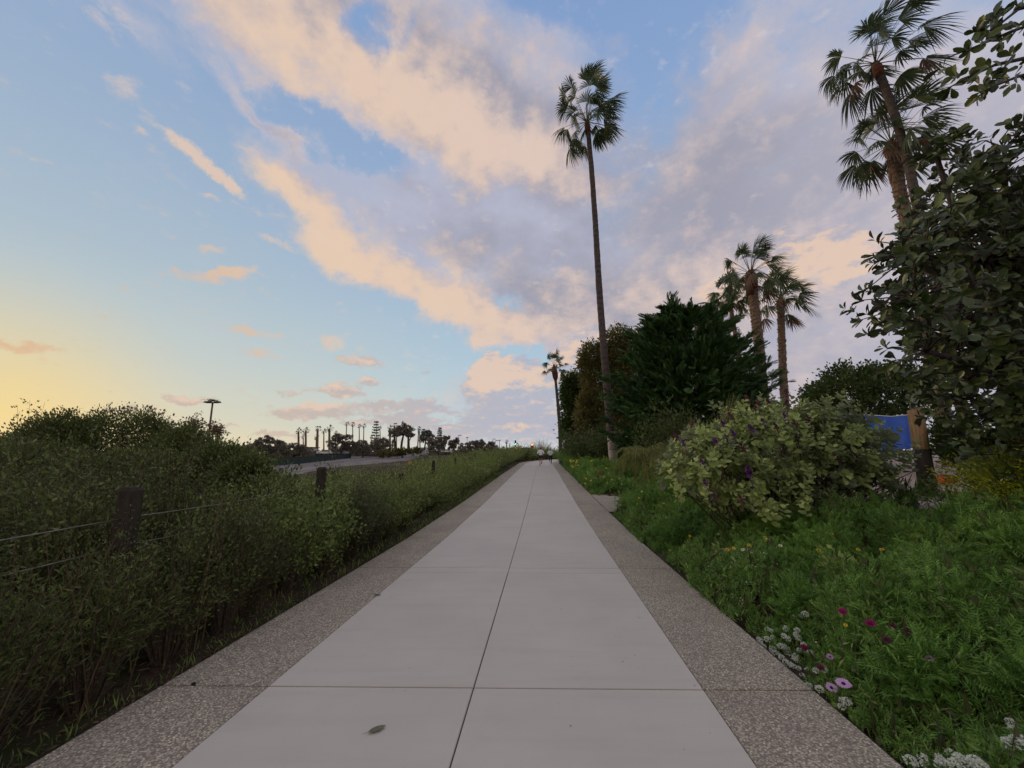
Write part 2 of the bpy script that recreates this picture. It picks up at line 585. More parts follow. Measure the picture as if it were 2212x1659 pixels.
def foliage(name, cols, trans=.25, rough=.5, spec=.35, clump=2.5, under=None):
    """colour differs leaf by leaf (one island each) and from spray to spray"""
    m, g = material(name)
    geo = g.n('ShaderNodeNewGeometry')
    rp = g.n('ShaderNodeValToRGB')
    nz = g.noise(geo.outputs['Position'], clump, 3, .6).outputs['Fac']
    f = g.m('ADD', g.m('MULTIPLY', geo.outputs['Random Per Island'], .6), g.m('MULTIPLY', g.m('SUBTRACT', nz, .3), 1.0))
    g.link(f, rp.inputs[0])
    el = rp.color_ramp.elements
    while len(el) < len(cols):
        el.new(.5)
    for i, (q, c) in enumerate(zip(el, cols)):
        q.position = i / (len(cols) - 1)
        q.color = (*c, 1)
    col = rp.outputs['Color']
    if under:
        col = g.mix(geo.outputs['Backfacing'], col, under)
    p = principled(g, col, rough, spec)
    t = g.n('ShaderNodeBsdfTranslucent')
    g.link(col, t.inputs[0])
    mx = g.n('ShaderNodeMixShader')
    mx.inputs[0].default_value = trans
    g.link(p.outputs[0], mx.inputs[1])
    g.link(t.outputs[0], mx.inputs[2])
    out(g, mx.outputs[0])
    return m


M = {}
M['leaf_olive'] = foliage('leaf_olive', [(0.038, 0.050, 0.018), (0.077, 0.099, 0.028), (0.133, 0.171, 0.046), (0.247, 0.287, 0.085)])
M['leaf_hedge'] = foliage('leaf_hedge', [(0.066, 0.094, 0.032), (0.138, 0.189, 0.053), (0.228, 0.314, 0.084), (0.426, 0.498, 0.155)])
M['leaf_bed'] = foliage('leaf_bed', [(0.058, 0.108, 0.023), (0.114, 0.220, 0.042), (0.193, 0.349, 0.070), (0.355, 0.517, 0.118)], .3, clump=1.6)
M['leaf_feather'] = foliage('leaf_feather', [(0.072, 0.150, 0.030), (0.144, 0.298, 0.054), (0.270, 0.461, 0.086)], .3, clump=1.2)
M['leaf_big'] = foliage('leaf_big', [(0.020, 0.036, 0.011), (0.040, 0.070, 0.019), (0.076, 0.115, 0.030), (0.173, 0.214, 0.061)], .12, .38, .5, 1.5, under=(.075, .085, .05))
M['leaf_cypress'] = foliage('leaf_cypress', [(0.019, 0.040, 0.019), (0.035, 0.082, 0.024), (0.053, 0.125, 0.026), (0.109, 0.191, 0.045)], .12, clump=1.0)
M['leaf_melaleuca'] = foliage('leaf_melaleuca', [(0.055, 0.059, 0.020), (0.111, 0.110, 0.033), (0.177, 0.165, 0.053), (0.242, 0.232, 0.081)], .25, clump=.7)
M['leaf_round'] = foliage('leaf_round', [(0.139, 0.173, 0.050), (0.295, 0.384, 0.116), (0.452, 0.564, 0.195), (0.628, 0.726, 0.292)], .3, .65, .2, 1.6, under=(.26, .30, .19))
M['leaf_yellow'] = foliage('leaf_yellow', [(0.113, 0.159, 0.011), (0.266, 0.316, 0.017), (0.417, 0.450, 0.029), (0.570, 0.608, 0.057)], .3, clump=3)
M['leaf_red'] = foliage('leaf_red', [(.08, .02, .02), (.16, .045, .04), (.12, .07, .04)], .3)
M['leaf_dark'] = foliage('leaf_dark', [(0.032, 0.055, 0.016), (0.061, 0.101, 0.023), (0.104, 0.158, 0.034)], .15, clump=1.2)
M['leaf_far'] = foliage('leaf_far', [(0.146, 0.134, 0.112), (0.231, 0.219, 0.171), (0.354, 0.306, 0.224)], .12, clump=.08)  # leaf colour paled to warm grey, standing in for distant haze
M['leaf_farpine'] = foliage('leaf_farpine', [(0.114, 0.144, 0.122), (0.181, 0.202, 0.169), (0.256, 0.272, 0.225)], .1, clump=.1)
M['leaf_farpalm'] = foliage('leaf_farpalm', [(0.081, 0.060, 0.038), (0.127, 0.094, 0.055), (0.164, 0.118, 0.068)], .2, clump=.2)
M['frond'] = foliage('frond', [(0.031, 0.054, 0.029), (0.060, 0.091, 0.043), (0.096, 0.138, 0.057), (0.156, 0.188, 0.079)], .28, .5, .35, .8)
M['frond_dry'] = foliage('frond_dry', [(.08, .045, .025), (.14, .085, .05), (.20, .13, .08)], .25)
M['grass_blade'] = foliage('grass_blade', [(0.084, 0.100, 0.028), (0.168, 0.191, 0.054), (0.336, 0.346, 0.123)], .3, clump=1.5)
M['dry'] = foliage('dry', [(.07, .050, .030), (.13, .095, .055), (.20, .15, .09)], .1, .8, .1)
M['leaf_bronze'] = foliage('leaf_bronze', [(0.034, 0.043, 0.015), (0.064, 0.071, 0.025), (0.102, 0.104, 0.038), (0.085, 0.123, 0.043)], .25, clump=2.0)
M['leaf_greygreen'] = foliage('leaf_greygreen', [(.07, .085, .035), (.12, .145, .065), (.18, .20, .10)], .25, .6, .2, 2.0)
M['stem'] = simple('stem', (.055, .038, .025), (.12, .09, .065), 30, .85, .15)
M['bark_grey'] = simple('bark_grey', (.10, .085, .075), (.045, .038, .034), 14, .9, .1, .8, .02, stretch=(1, 1, .25))
M['wood_post'] = simple('wood_post', (.060, .050, .040), (.032, .027, .022), 10, .9, .1, .6, .01, stretch=(3, 3, .35))
M['wood_tan'] = simple('wood_tan', (.34, .22, .10), (.19, .12, .06), 9, .8, .2, .4, .006, stretch=(3, 3, .3))
M['wood_pale'] = simple('wood_pale', (.34, .30, .25), (.20, .17, .14), 8, .85, .1, .5, .01, stretch=(.3, 3, 3))
M['cable'] = simple('cable', (.24, .22, .18), None, 20, .5, .4, metal=.5)
M['steel'] = simple('steel', (.10, .10, .10), None, 20, .5, .4, metal=.4)
M['pole_brown'] = simple('pole_brown', (.14, .095, .06), (.09, .065, .045), 3, .7, .3)
M['glass_dark'] = simple('glass_dark', (.02, .022, .026), None, 3, .1, .8, 0.0)
M['white_paint'] = simple('white_paint', (.72, .72, .70), (.6, .6, .6), 3, .35, .5, 0.0)
M['grey_paint'] = simple('grey_paint', (.42, .44, .46), (.36, .37, .39), 3, .35, .5, 0.0)
M['rubber'] = simple('rubber', (.02, .02, .02), None, 10, .8, .2)
M['black'] = simple('black', (.015, .015, .016), None, 10, .6, .3)


def palm_bark(name, a, b, ring=18.0, bs=.9):
    m, g = material(name)
    pos = objpos(g)
    nz = g.noise(pos, 9, 5, .65).outputs['Fac']
    sp = g.n('ShaderNodeSeparateXYZ'); g.link(pos, sp.inputs[0])
    wv = g.m('SINE', g.m('ADD', g.m('MULTIPLY', sp.outputs[2], ring), g.m('MULTIPLY', nz, 5.0)))
    h = g.m('ADD', g.m('MULTIPLY', wv, .12), nz)
    fib = g.noise(g.vm('MULTIPLY', pos, (1, 1, .12)), 30, 3, .6).outputs['Fac']
    c = g.mix(g.smooth(g.m('ADD', g.m('ADD', g.m('MULTIPLY', wv, .07), nz), g.m('MULTIPLY', fib, .6)), .45, 1.1), a, b)
    p = principled(g, c, .9, .1, h, bs, .02)
    out(g, p.outputs[0])
    return m


M['palm_bark'] = palm_bark('palm_bark', (.045, .038, .035), (.125, .105, .095))
M['palm_bark_warm'] = palm_bark('palm_bark_warm', (.085, .055, .035), (.26, .19, .14), 25)
M['palm_boot'] = palm_bark('palm_boot', (.06, .022, .014), (.17, .075, .045), 30)
M['whitewash'] = palm_bark('whitewash', (.27, .245, .235), (.40, .365, .345), 10, .5)

# ================================================================== the lie of the land
_S = np.arange(-8.0, 130.0, 0.25)
_th = np.where(_S < 44, R(4.43), R(4.43) + R(1.15) * np.clip(_S - 44, 0, 34))
_dx = np.sin(_th) * .25; _dy = np.cos(_th) * .25
_cx = np.concatenate([[0], np.cumsum(_dx)[:-1]]); _cy = np.concatenate([[0], np.cumsum(_dy)[:-1]])
_k = int(8 / .25)
_cy = _cy - _cy[_k]; _cx = _cx - _cx[_k] - .42          # passes (-0.42, 0)
_tn = np.where(_S < 40, R(.8), R(.8) + (_th - R(.8)) * np.clip((_S - 40) / 14, 0, 1))


def path_z(s):
    return np.interp(s, [-8, 8, 13.3, 19.5, 26.8, 44, 60, 90, 130], [0, 0, .09, .27, .48, .86, 1.15, 1.5, 1.7])


def pt(s, o, dz=0.0):
    """point on the path: s metres along, o metres to the right of its centre line"""
    x = np.interp(s, _S, _cx); y = np.interp(s, _S, _cy); t = np.interp(s, _S, _tn)
    return np.array([x + o * math.cos(t), y - o * math.sin(t), float(path_z(s)) + dz])


def land(x, y):
    """height of the ground, and the sideways distance t from the centre of the path"""
    x = np.asarray(x, dtype=float); y = np.asarray(y, dtype=float)
    sh = x.shape
    xf, yf = x.ravel(), y.ravel()
    C = np.stack([_cx[::2], _cy[::2]], 1)
    T = np.stack([np.sin(_th[::2]), np.cos(_th[::2])], 1)
    s = np.empty(xf.size); t = np.empty(xf.size)
    for i in range(0, xf.size, 4000):
        P = np.stack([xf[i:i + 4000], yf[i:i + 4000]], 1)
        d = ((P[:, None] - C[None]) ** 2).sum(2)
        k = d.argmin(1)
        q = P - C[k]
        t[i:i + 4000] = q[:, 0] * T[k, 1] - q[:, 1] * T[k, 0]
        s[i:i + 4000] = _S[::2][k]
    pz = path_z(s)

    def ss(a):
        a = np.clip(a, 0, 1)
        return a * a * (3 - 2 * a)
    spur = np.exp(-((s - 13.6) / 2.2) ** 2) * ss((6.5 - t) / 2.5)
    right = .78 * ss((t - 2.45) / 3.4) * (1 - spur) + .25 * ss((t - 8) / 30)
    L = np.interp(yf, [-20, 30, 45, 64, 90, 150, 200, 300, 500], [-.35, -.5, -.5, -.25, .2, 1.9, 3.6, 4.6, 3.0])
    wl = ss((-t - 2.6) / (3.0 + np.clip(s, 0, 60) * .16))
    z = np.where(t >= 0, pz + right, pz * (1 - wl) + L * wl)
    z = z - .06 * np.where(np.abs(t) < 2.42, 1, ss((2.62 - np.abs(t)) / .2))
    z = z - np.where(np.abs(t) >= 2.42, .03, 0)
    fade = ss((np.hypot(xf, yf) - 400) / 600)
    z = z * (1 - fade) - 2 * fade
    return z.reshape(sh), t.reshape(sh), s.reshape(sh)


def gz(x, y):
    return float(land(np.array([x]), np.array([y]))[0][0])


def grid_sheet(name, xs, ys, mat, keep=None, dz=0.0, rough=0.0):
    X, Y = np.meshgrid(xs, ys)
    Z, Tt, Ss = land(X, Y)
    if rough:
        Z = Z + np.where(np.abs(Tt) > 2.7, RNG.normal(0, rough, Z.shape), 0)
    V = np.stack([X, Y, Z + dz], -1).reshape(-1, 3)
    nx = len(xs)
    i, j = np.meshgrid(np.arange(len(xs) - 1), np.arange(len(ys) - 1))
    a = (j * nx + i).ravel()
    F = np.stack([a, a + 1, a + nx + 1, a + nx], 1)
    if keep is not None:
        cxy = V[F].mean(1)
        F = F[keep(cxy[:, 0], cxy[:, 1])]
        used = np.unique(F)
        mp = np.full(len(V), -1); mp[used] = np.arange(len(used))
        V = V[used]; F = mp[F]
    mb = MB().add(V, F)
    return tag(mb.build(name, mat, smooth=True), kind='structure')


def spaced(a):
    return np.unique(np.round(np.concatenate(a), 3))


m, g = material('soil')
pos = objpos(g)
n1 = g.noise(pos, .9, 6, .65).outputs['Fac']
n2 = g.noise(pos, 22, 5, .7).outputs['Fac']
n3 = g.noise(pos, .08, 4, .6).outputs['Fac']
c = g.mix(g.smooth(n2, .35, .7), (.040, .029, .020), (.095, .070, .048))
c = g.mix(g.smooth(n1, .45, .62), c, (.040, .050, .020))
c = g.mix(g.m('MULTIPLY', g.smooth(n3, .45, .6), .5), c, (.13, .11, .07))
out(g, principled(g, c, .95, .1, n2, .7, .03).outputs[0])
M['soil'] = m

xs = spaced([np.arange(-9, 12, .3), np.arange(-40, -9, 1.2), np.arange(12, 45, 1.2), np.array([-1500, -900, -600, -420]), np.arange(-300, -40, 9), np.arange(45, 300, 12), np.array([420, 600, 900, 1500])])
ys = spaced([np.arange(-6, 30, .35), np.arange(30, 75, 1.0), np.arange(75, 320, 6), np.array([-300, -60, -20, -10, 360, 420, 500, 650, 900, 1500])])
grid_sheet('ground', xs, ys, M['soil'], rough=.02)

# sandy ground beyond the bed on the right
m, g = material('sand')
pos = objpos(g)
n1 = g.noise(pos, 1.3, 5, .6).outputs['Fac']
n2 = g.noise(pos, 60, 4, .7).outputs['Fac']
c = g.mix(g.smooth(n1, .35, .65), (.40, .33, .28), (.30, .245, .21))
c = g.mix(g.m('MULTIPLY', n2, .4), c, (.22, .18, .15))
out(g, principled(g, c, .95, .1, n2, .5, .01).outputs[0])
M['sand'] = m


def keep_sand(x, y):
    w = np.sin(x * 1.7) * .25 + np.sin(y * 2.3 + x) * .2
    t = x - (-.42 + .0775 * y)
    return (t > 5.2 + w) & (y > 6.1 + w - (x - 6) * .12) & (y < 34) & (x < 40)


grid_sheet('sand', spaced([np.arange(5, 16, .25), np.arange(16, 40, 1)]), spaced([np.arange(5, 20, .25), np.arange(20, 35, 1)]), M['sand'], keep_sand, .05)

# asphalt of the car park, lower down on the left
m, g = material('asphalt')
pos = objpos(g)
n1 = g.noise(g.vm('MULTIPLY', pos, (1, .3, 1)), .25, 5, .6).outputs['Fac']
n2 = g.noise(pos, 3, 5, .7).outputs['Fac']
c = g.mix(g.smooth(n1, .35, .65), (.135, .120, .115), (.215, .195, .185))
c = g.mix(g.m('MULTIPLY', g.smooth(n2, .5, .75), .5), c, (.10, .09, .085))
out(g, principled(g, c, .85, .25, n2, .2, .01).outputs[0])
M['asphalt'] = m
_near = [(-200, 28), (-45, 33), (-24, 41), (-29, 60), (-31, 75), (-28, 110), (-35, 150), (-44, 190)]


def keep_lot(x, y):
    px = np.interp(y, [p[1] for p in _near], [p[0] for p in _near])
    fx = np.interp(y, [33, 60, 64, 130, 190], [-70, -44, -43.6, -53.5, -72])
    return (x < px) & (y > 33) & (y < 190) & (x > fx - 1.0)


grid_sheet('car_park', np.arange(-75, -20, 1.0), np.arange(33, 190, 1.5), M['asphalt'], keep_lot, .03)

# ================================================================== the path
m, g = material('concrete')
pos = objpos(g)
oi = g.n('ShaderNodeObjectInfo').outputs['Random']
n1 = g.noise(pos, .8, 5, .6).outputs['Fac']
n2 = g.noise(pos, 140, 3, .7).outputs['Fac']
n3 = g.noise(g.vm('MULTIPLY', pos, (.35, 3.2, 1)), 2.2, 5, .6).outputs['Fac']
c = g.mix(g.smooth(n1, .3, .7), (.500, .474, .412), (.555, .528, .462))
c = g.mix(g.m('MULTIPLY', g.smooth(n3, .45, .75), .45), c, (.46, .415, .37))
c = g.mix(g.m('MULTIPLY', g.smooth(n2, .3, .8), .30), c, (.58, .55, .52))
n4 = g.noise(pos, 4.5, 6, .75).outputs['Fac']
c = g.mix(g.m('MULTIPLY', g.smooth(n4, .62, .75), .35), c, (.32, .29, .265))
sp = g.n('ShaderNodeTexVoronoi'); g.link(pos, sp.inputs['Vector']); sp.inputs['Scale'].default_value = 7
c = g.mix(g.m('MULTIPLY', g.smooth(sp.outputs['Distance'], .025, .05, 1.0, 0.0), .5), c, (.12, .10, .09))
c = g.mix(g.m('MULTIPLY', g.m('SUBTRACT', oi, .5), .09), c, (.60, .57, .54))
hb = g.m('ADD', g.m('MULTIPLY', n2, .6), n3)
out(g, principled(g, c, .82, .25, hb, .25, .004).outputs[0])
M['concrete'] = m

m, g = material('exposed_aggregate')
pos = objpos(g)
vo = g.n('ShaderNodeTexVoronoi'); g.link(pos, vo.inputs['Vector']); vo.inputs['Scale'].default_value = 85
v2 = g.n('ShaderNodeTexVoronoi'); g.link(pos, v2.inputs['Vector']); v2.inputs['Scale'].default_value = 26
n1 = g.noise(pos, 1.1, 5, .6).outputs['Fac']
rp = g.n('ShaderNodeValToRGB'); g.link(vo.outputs['Color'], rp.inputs[0])
for _ in range(3): rp.color_ramp.elements.new(.5)
for q, (p_, cc) in zip(rp.color_ramp.elements, [(0, (0.156, 0.125, 0.099)), (.35, (0.286, 0.231, 0.184)), (.6, (0.377, 0.310, 0.248)), (.82, (0.494, 0.409, 0.318)), (1, (0.715, 0.620, 0.483))]):
    q.position = p_; q.color = (cc[0] * 1.42, cc[1] * 1.55, cc[2] * 1.46, 1)
c = g.mix(g.smooth(vo.outputs['Distance'], .3, .75), rp.outputs['Color'], (.215, .19, .158))
c = g.mix(g.m('MULTIPLY', g.smooth(n1, .4, .7), .35), c, (0.208, 0.169, 0.140))
h = g.m('SUBTRACT', 1.0, vo.outputs['Distance'])
out(g, principled(g, c, .8, .3, h, .8, .006).outputs[0])
M['aggregate'] = m
M['joint'] = simple('joint', (.055, .047, .042), (.035, .03, .027), 40, .95, .1)

path = empty('path', (0, 0, 0), kind='structure')
bed = MB()
sr = np.arange(-2.0, 78, .5)
Vb = []
for s in sr:
    for o in (-2.27, -1.2, 0, 1.2, 2.27):
        Vb.append(pt(s, o, -.014))
fb = []
for i in range(len(sr) - 1):
    for j in range(4):
        a = i * 5 + j
        fb.append((a, a + 1, a + 6, a + 5))
bed.add(Vb, fb)
bed.build('joint_bed', M['joint'], path)


def slab(name, s0, s1, o0, o1, mat, ch=.006, edge=0.0, rng=RNG, seg=3, gapd=.03):
    """one poured slab with rounded arrises, its top at the path's level"""
    ss_ = np.linspace(s0, s1, seg + 1)
    dz = rng.uniform(-.0006, .0006)
    rows = []
    n_o = 2 if not edge else 2
    for s in ss_:
        w0 = o0 + (rng.uniform(-edge, edge) if edge else 0)
        w1 = o1
        rows.append((s, w0, w1))
    V, F = [], []
    for i, (s, a, b) in enumerate(rows):
        si = s + (ch if i == 0 else (-ch if i == len(rows) - 1 else 0))
        V += [pt(s, a, -gapd), pt(s, a, dz - ch), pt(si, a + ch, dz), pt(si, b - ch, dz), pt(s, b, dz - ch), pt(s, b, -gapd)]
    for i in range(len(rows) - 1):
        for j in range(5):
            k = i * 6 + j
            F.append((k, k + 1, k + 7, k + 6))
    e = (len(rows) - 1) * 6
    F2 = [(0, 5, 4, 1), (1, 4, 3, 2), (e, e + 1, e + 4, e + 5), (e + 1, e + 2, e + 3, e + 4)]
    F = [f[::-1] for f in F]
    mb = MB().add(V, F + F2)
    return mb.build(name, mat, path)


spk = MB()
n_ = 260
s_q = RNG.uniform(.6, 1, n_) ** 1 * RNG.uniform(1.2, 22, n_); o_q = RNG.uniform(-2.2, 2.2, n_); o_q = np.sign(o_q) * np.abs(o_q / 2.2) ** .5 * 2.2
Pq = np.array([pt(a, b, .003) for a, b in zip(s_q, o_q)])
V, F = scatter(LEAF, Pq, RNG.normal(size=(n_, 3)) * [1, 1, .1], RNG.uniform(.004, .018, n_), RNG, up=np.array([0, 0, 1.0]) + RNG.normal(0, .2, (n_, 3)), width=1.3)
tag(spk.add(V, F).build('debris', M['dry']), 'tiny dry leaf crumbs scattered over the path', 'debris', kind='stuff')

joints = [-1.8, -.05, 2.975, 5.92, 9.03] + [9.03 + 3.05 * i for i in range(1, 23)]
half = 1.5
for i in range(len(joints) - 1):
    s0, s1 = joints[i], joints[i + 1]
    g0 = .0075 if abs(s0 - 2.975) < .01 else (.009 if abs(s0 - 5.92) < .01 else .0035)
    g1 = .0075 if abs(s1 - 2.975) < .01 else (.009 if abs(s1 - 5.92) < .01 else .0035)
    cc_ = .005 if s0 < 3 else .003
    seg = 3 if s0 < 40 else 4
    cj = -.075
    s1x = s1
    if abs(s1 - 5.92) < .01:        # the narrow strip cast between two slabs
        for a, b in ((-half, cj - .003), (cj + .003, half)):
            slab('concrete_slab', 5.683, s1 - g1, a, b, M['concrete'], ch=.004)
        s1x = 5.679
    slab('concrete_slab', s0 + g0, s1x - g1, -half, cj - .004, M['concrete'], seg=seg, ch=cc_)
    slab('concrete_slab', s0 + g0, s1x - g1, cj + .004, half, M['concrete'], seg=seg, ch=cc_)
    slab('aggregate_band', s0 + g0, s1 - g1, -2.25, -half - .005, M['aggregate'], seg=seg, ch=cc_)
    slab('aggregate_band', s0 + g0, s1 - g1, half + .005, 2.25, M['aggregate'], seg=seg, ch=cc_)

# a short side path leaves on the right
spur = tag(MB().add([pt(11.4, 2.26, -.002), pt(11.2, 3.2, .004), pt(12.6, 4.2, .01), pt(15.4, 4.6, .02), pt(15.4, 2.26, 0)], [(0, 1, 2, 3, 4)]).build('side_path', M['aggregate']), kind='structure')
spur2 = tag(MB().add([pt(13.1, 3.1, .008), pt(13.0, 3.8, .012), pt(13.4, 8.0, .25), pt(14.6, 8.0, .26), pt(14.5, 3.1, .012)], [(0, 1, 2, 3, 4)]).build('side_path_slab', M['concrete']), kind='structure')

# ================================================================== plant builders
def stem_mesh(P0, P1, P2, r, k=4):
    """many thin three-sided stems along quadratic curves"""
    n = len(P0)
    t = np.linspace(0, 1, k)[None, :, None]
    C = (1 - t) ** 2 * P0[:, None] + 2 * t * (1 - t) * P1[:, None] + t ** 2 * P2[:, None]
    T = unit(np.gradient(C, axis=1))
    s = unit(np.cross(T, np.array([.31, .52, .11])))
    b = np.cross(T, s)
    rad = np.asarray(r).reshape(-1, 1, 1) * (1 - .7 * t)
    V = np.stack([C + s * rad, C - s * rad * .5 + b * rad * .87, C - s * rad * .5 - b * rad * .87], 2)
    idx = (np.arange(n * k * 3)).reshape(n, k, 3)
    F = []
    for j in range(3):
        q = (j + 1) % 3
        F.append(np.stack([idx[:, :-1, j], idx[:, :-1, q], idx[:, 1:, q], idx[:, 1:, j]], -1).reshape(-1, 4))
    return V.reshape(-1, 3), np.concatenate(F)


def stemmy(rng, base, rx, ry, h, K, per, size, tpl=LEAF, start=.25, spread=.03, sr=.006, out_=.9, flat=.45):
    base = np.array(base, dtype=float)
    phi = rng.uniform(0, 2 * PI, K)
    q = rng.uniform(0, 1, K) ** .5
    tipx = rx * np.cos(phi) * q; tipy = ry * np.sin(phi) * q
    tipz = h * (1 - flat * q ** 2) * np.where(rng.uniform(size=K) < .13, rng.uniform(1.03, 1.25, K), rng.uniform(.60, 1.04, K))
    P0 = base + np.stack([tipx * .15, tipy * .15, np.full(K, -.05)], 1)
    P2 = base + np.stack([tipx, tipy, tipz], 1)
    P1 = base + np.stack([tipx * .45, tipy * .45, tipz * .7], 1) + rng.normal(0, .04, (K, 3))
    t = rng.uniform(start, 1.0, (K, per)) ** .75
    t = np.clip(t, start, 1)[:, :, None]
    C = (1 - t) ** 2 * P0[:, None] + 2 * t * (1 - t) * P1[:, None] + t ** 2 * P2[:, None]
    Tn = unit(2 * (1 - t) * (P1 - P0)[:, None] + 2 * t * (P2 - P1)[:, None])
    rnd = rng.normal(size=C.shape)
    pos = C + rnd * spread
    d = unit(Tn * .8 + unit(rnd) * out_)
    return pos.reshape(-1, 3), d.reshape(-1, 3), P0, P1, P2, sr


def shrub(name, base, rx, ry, h, K, per, size, mat, label, group=None, tpl=LEAF, rng=RNG, stem='stem', cat='shrub', **kw):
    root = empty(name, base, label, cat, group)
    pos, d, P0, P1, P2, sr = stemmy(rng, base, rx, ry, h, K, per, size, tpl, **kw)
    V, F = scatter(tpl, pos, d, size * rng.uniform(.5, 1.45, len(pos)), rng)
    f = MB().add(V, F).build('foliage', M[mat], root)
    V, F = stem_mesh(P0, P1, P2, np.full(len(P0), sr))
    MB().add(V, F).build('stems', M[stem], root)
    return root


def disp_blobs(items, y):
    """ellipsoids given by where they show (u, v, half width, half height[, depth])"""
    o = []
    for it in items:
        u, v, a, b = it[:4]
        yy = it[4] if len(it) > 4 else y
        c = at(u, v, yy)
        k = (c - Vector((0, 0, EYE))).dot(Vector((0, math.cos(PITCH), math.sin(PITCH)))) / FOC
        dy = it[5] if len(it) > 5 else a * k * .8
        o.append((tuple(c), (a * k, dy, b * k)))
    return o


def crown_tree(name, base, blobs, n_cl, per, spread, size, mat, label, cat='tree', group=None, tpl=LEAF, rng=RNG,
               trunk_r=.15, limbs=6, bark='bark_grey', width=None, leaf_out=.8, trunk_pts=None, up=0.0, sizes=None, twigs=0):
    root = empty(name, base, label, cat, group)
    pos, d, C, D = clumps(rng, blobs, n_cl, per, spread, leaf_out)
    if up:
        d = unit(d + np.array([0, 0, up]))
    V, F = scatter(tpl, pos, d, size * rng.uniform(.6, 1.3, len(pos)), rng, width=width)
    MB().add(V, F).build('crown', M[mat], root)
    b = np.array(base, dtype=float)
    cen = np.mean([c for c, r in blobs], axis=0)
    top = trunk_pts[-1] if trunk_pts is not None else b + (cen - b) * .75
    tp = trunk_pts if trunk_pts is not None else [b - (0, 0, .2), b + (cen - b) * .25 + rng.normal(0, trunk_r * .5, 3), b + (cen - b) * .5 + rng.normal(0, trunk_r * .5, 3), top]
    mb = MB()
    V, F = tube(tp, np.linspace(trunk_r, trunk_r * .5, len(tp)), 9, jitter=.08)
    mb.add(V, F)
    tp = np.array([tuple(p) for p in tp])
    for c, r in blobs[:limbs * 2]:
        s = tp[min(len(tp) - 1, len(tp) // 2 + rng.integers(0, 2))]
        c = np.array(c)
        mid = (s + c) / 2 + np.array([0, 0, -.08 * np.linalg.norm(c - s)])
        V, F = tube([s, mid, c], [trunk_r * .4, trunk_r * .3, trunk_r * .1], 6)
        mb.add(V, F)
    if twigs:
        sel = rng.choice(len(C), min(twigs, len(C)), replace=False)
        bc = np.array([c for c, r in blobs])
        for i in sel:
            k = np.argmin(((bc - C[i]) ** 2).sum(1))
            V, F = tube([bc[k], (bc[k] + C[i]) / 2 + rng.normal(0, .03, 3), C[i]], [trunk_r * .12, trunk_r * .08, trunk_r * .03], 4)
            mb.add(V, F)
    mb.build('trunk', M[bark], root, smooth=True)
    return root


WIND = np.array([.95, .12, -.12])


def fan_frond(rng, o, d, Lp, Rb, nseg=26, wind=.35, droop=.35, pr=.018):
    """petiole and pleated fan blade of one palm leaf -> (V,F) lists"""
    o = np.array(o); d = unit(np.array(d, dtype=float))
    g_ = np.array([0, 0, -1.0])
    pts = [o + d * Lp * t + g_ * droop * Lp * .35 * t * t + WIND * wind * Lp * .25 * t * t for t in np.linspace(0, 1, 5)]
    e = unit(pts[-1] - pts[-2])
    side = np.cross(e, np.array([0, 0, 1.0]))
    if np.linalg.norm(side) < .15: side = np.array([1.0, 0, 0])
    side = unit(side)
    roll = rng.normal(0, .35)
    nrm = np.cross(side, e)
    side = unit(side * math.cos(roll) + nrm * math.sin(roll)); nrm = np.cross(side, e)
    b = pts[-1]
    amax = R(rng.uniform(72, 108))
    phi = np.linspace(-amax, amax, nseg)
    dphi = phi[1] - phi[0]
    fold = rng.uniform(.2, .75)
    st = np.array([0.0, .22, .45, .68, .86, 1.0])
    V, F = [], []
    gd = droop * rng.uniform(.7, 1.5); wd = wind * rng.uniform(.6, 1.5)
    for i, p in enumerate(phi):
        L = Rb * (.72 + .28 * math.cos(p)) * rng.uniform(.88, 1.06)
        dr = e * math.cos(p) + side * math.sin(p) - nrm * fold * abs(math.sin(p))
        dr = unit(dr)
        ts = unit(np.cross(dr, nrm))
        k = len(V)
        jb = rng.normal(0, .05, 3)
        for t in st:
            r_ = L * t
            w = r_ * math.tan(dphi / 2) * 1.12 if t < .6 else L * .55 * math.tan(dphi / 2) * 1.12 * max(0.06, (1.03 - t) / .43)
            q = b + dr * r_ + g_ * gd * L * t ** 2.6 + WIND * wd * L * t ** 2.2 * .8 + jb * t * t * L
            V.append(q - ts * w); V.append(q + ts * w)
        for j in range(len(st) - 1):
            F.append((k + 2 * j, k + 2 * j + 1, k + 2 * j + 3, k + 2 * j + 2))
    PV, PF = tube(pts, [pr, pr * .8, pr * .7, pr * .6, pr * .5], 5)
    return np.array(V), np.array(F), PV, PF


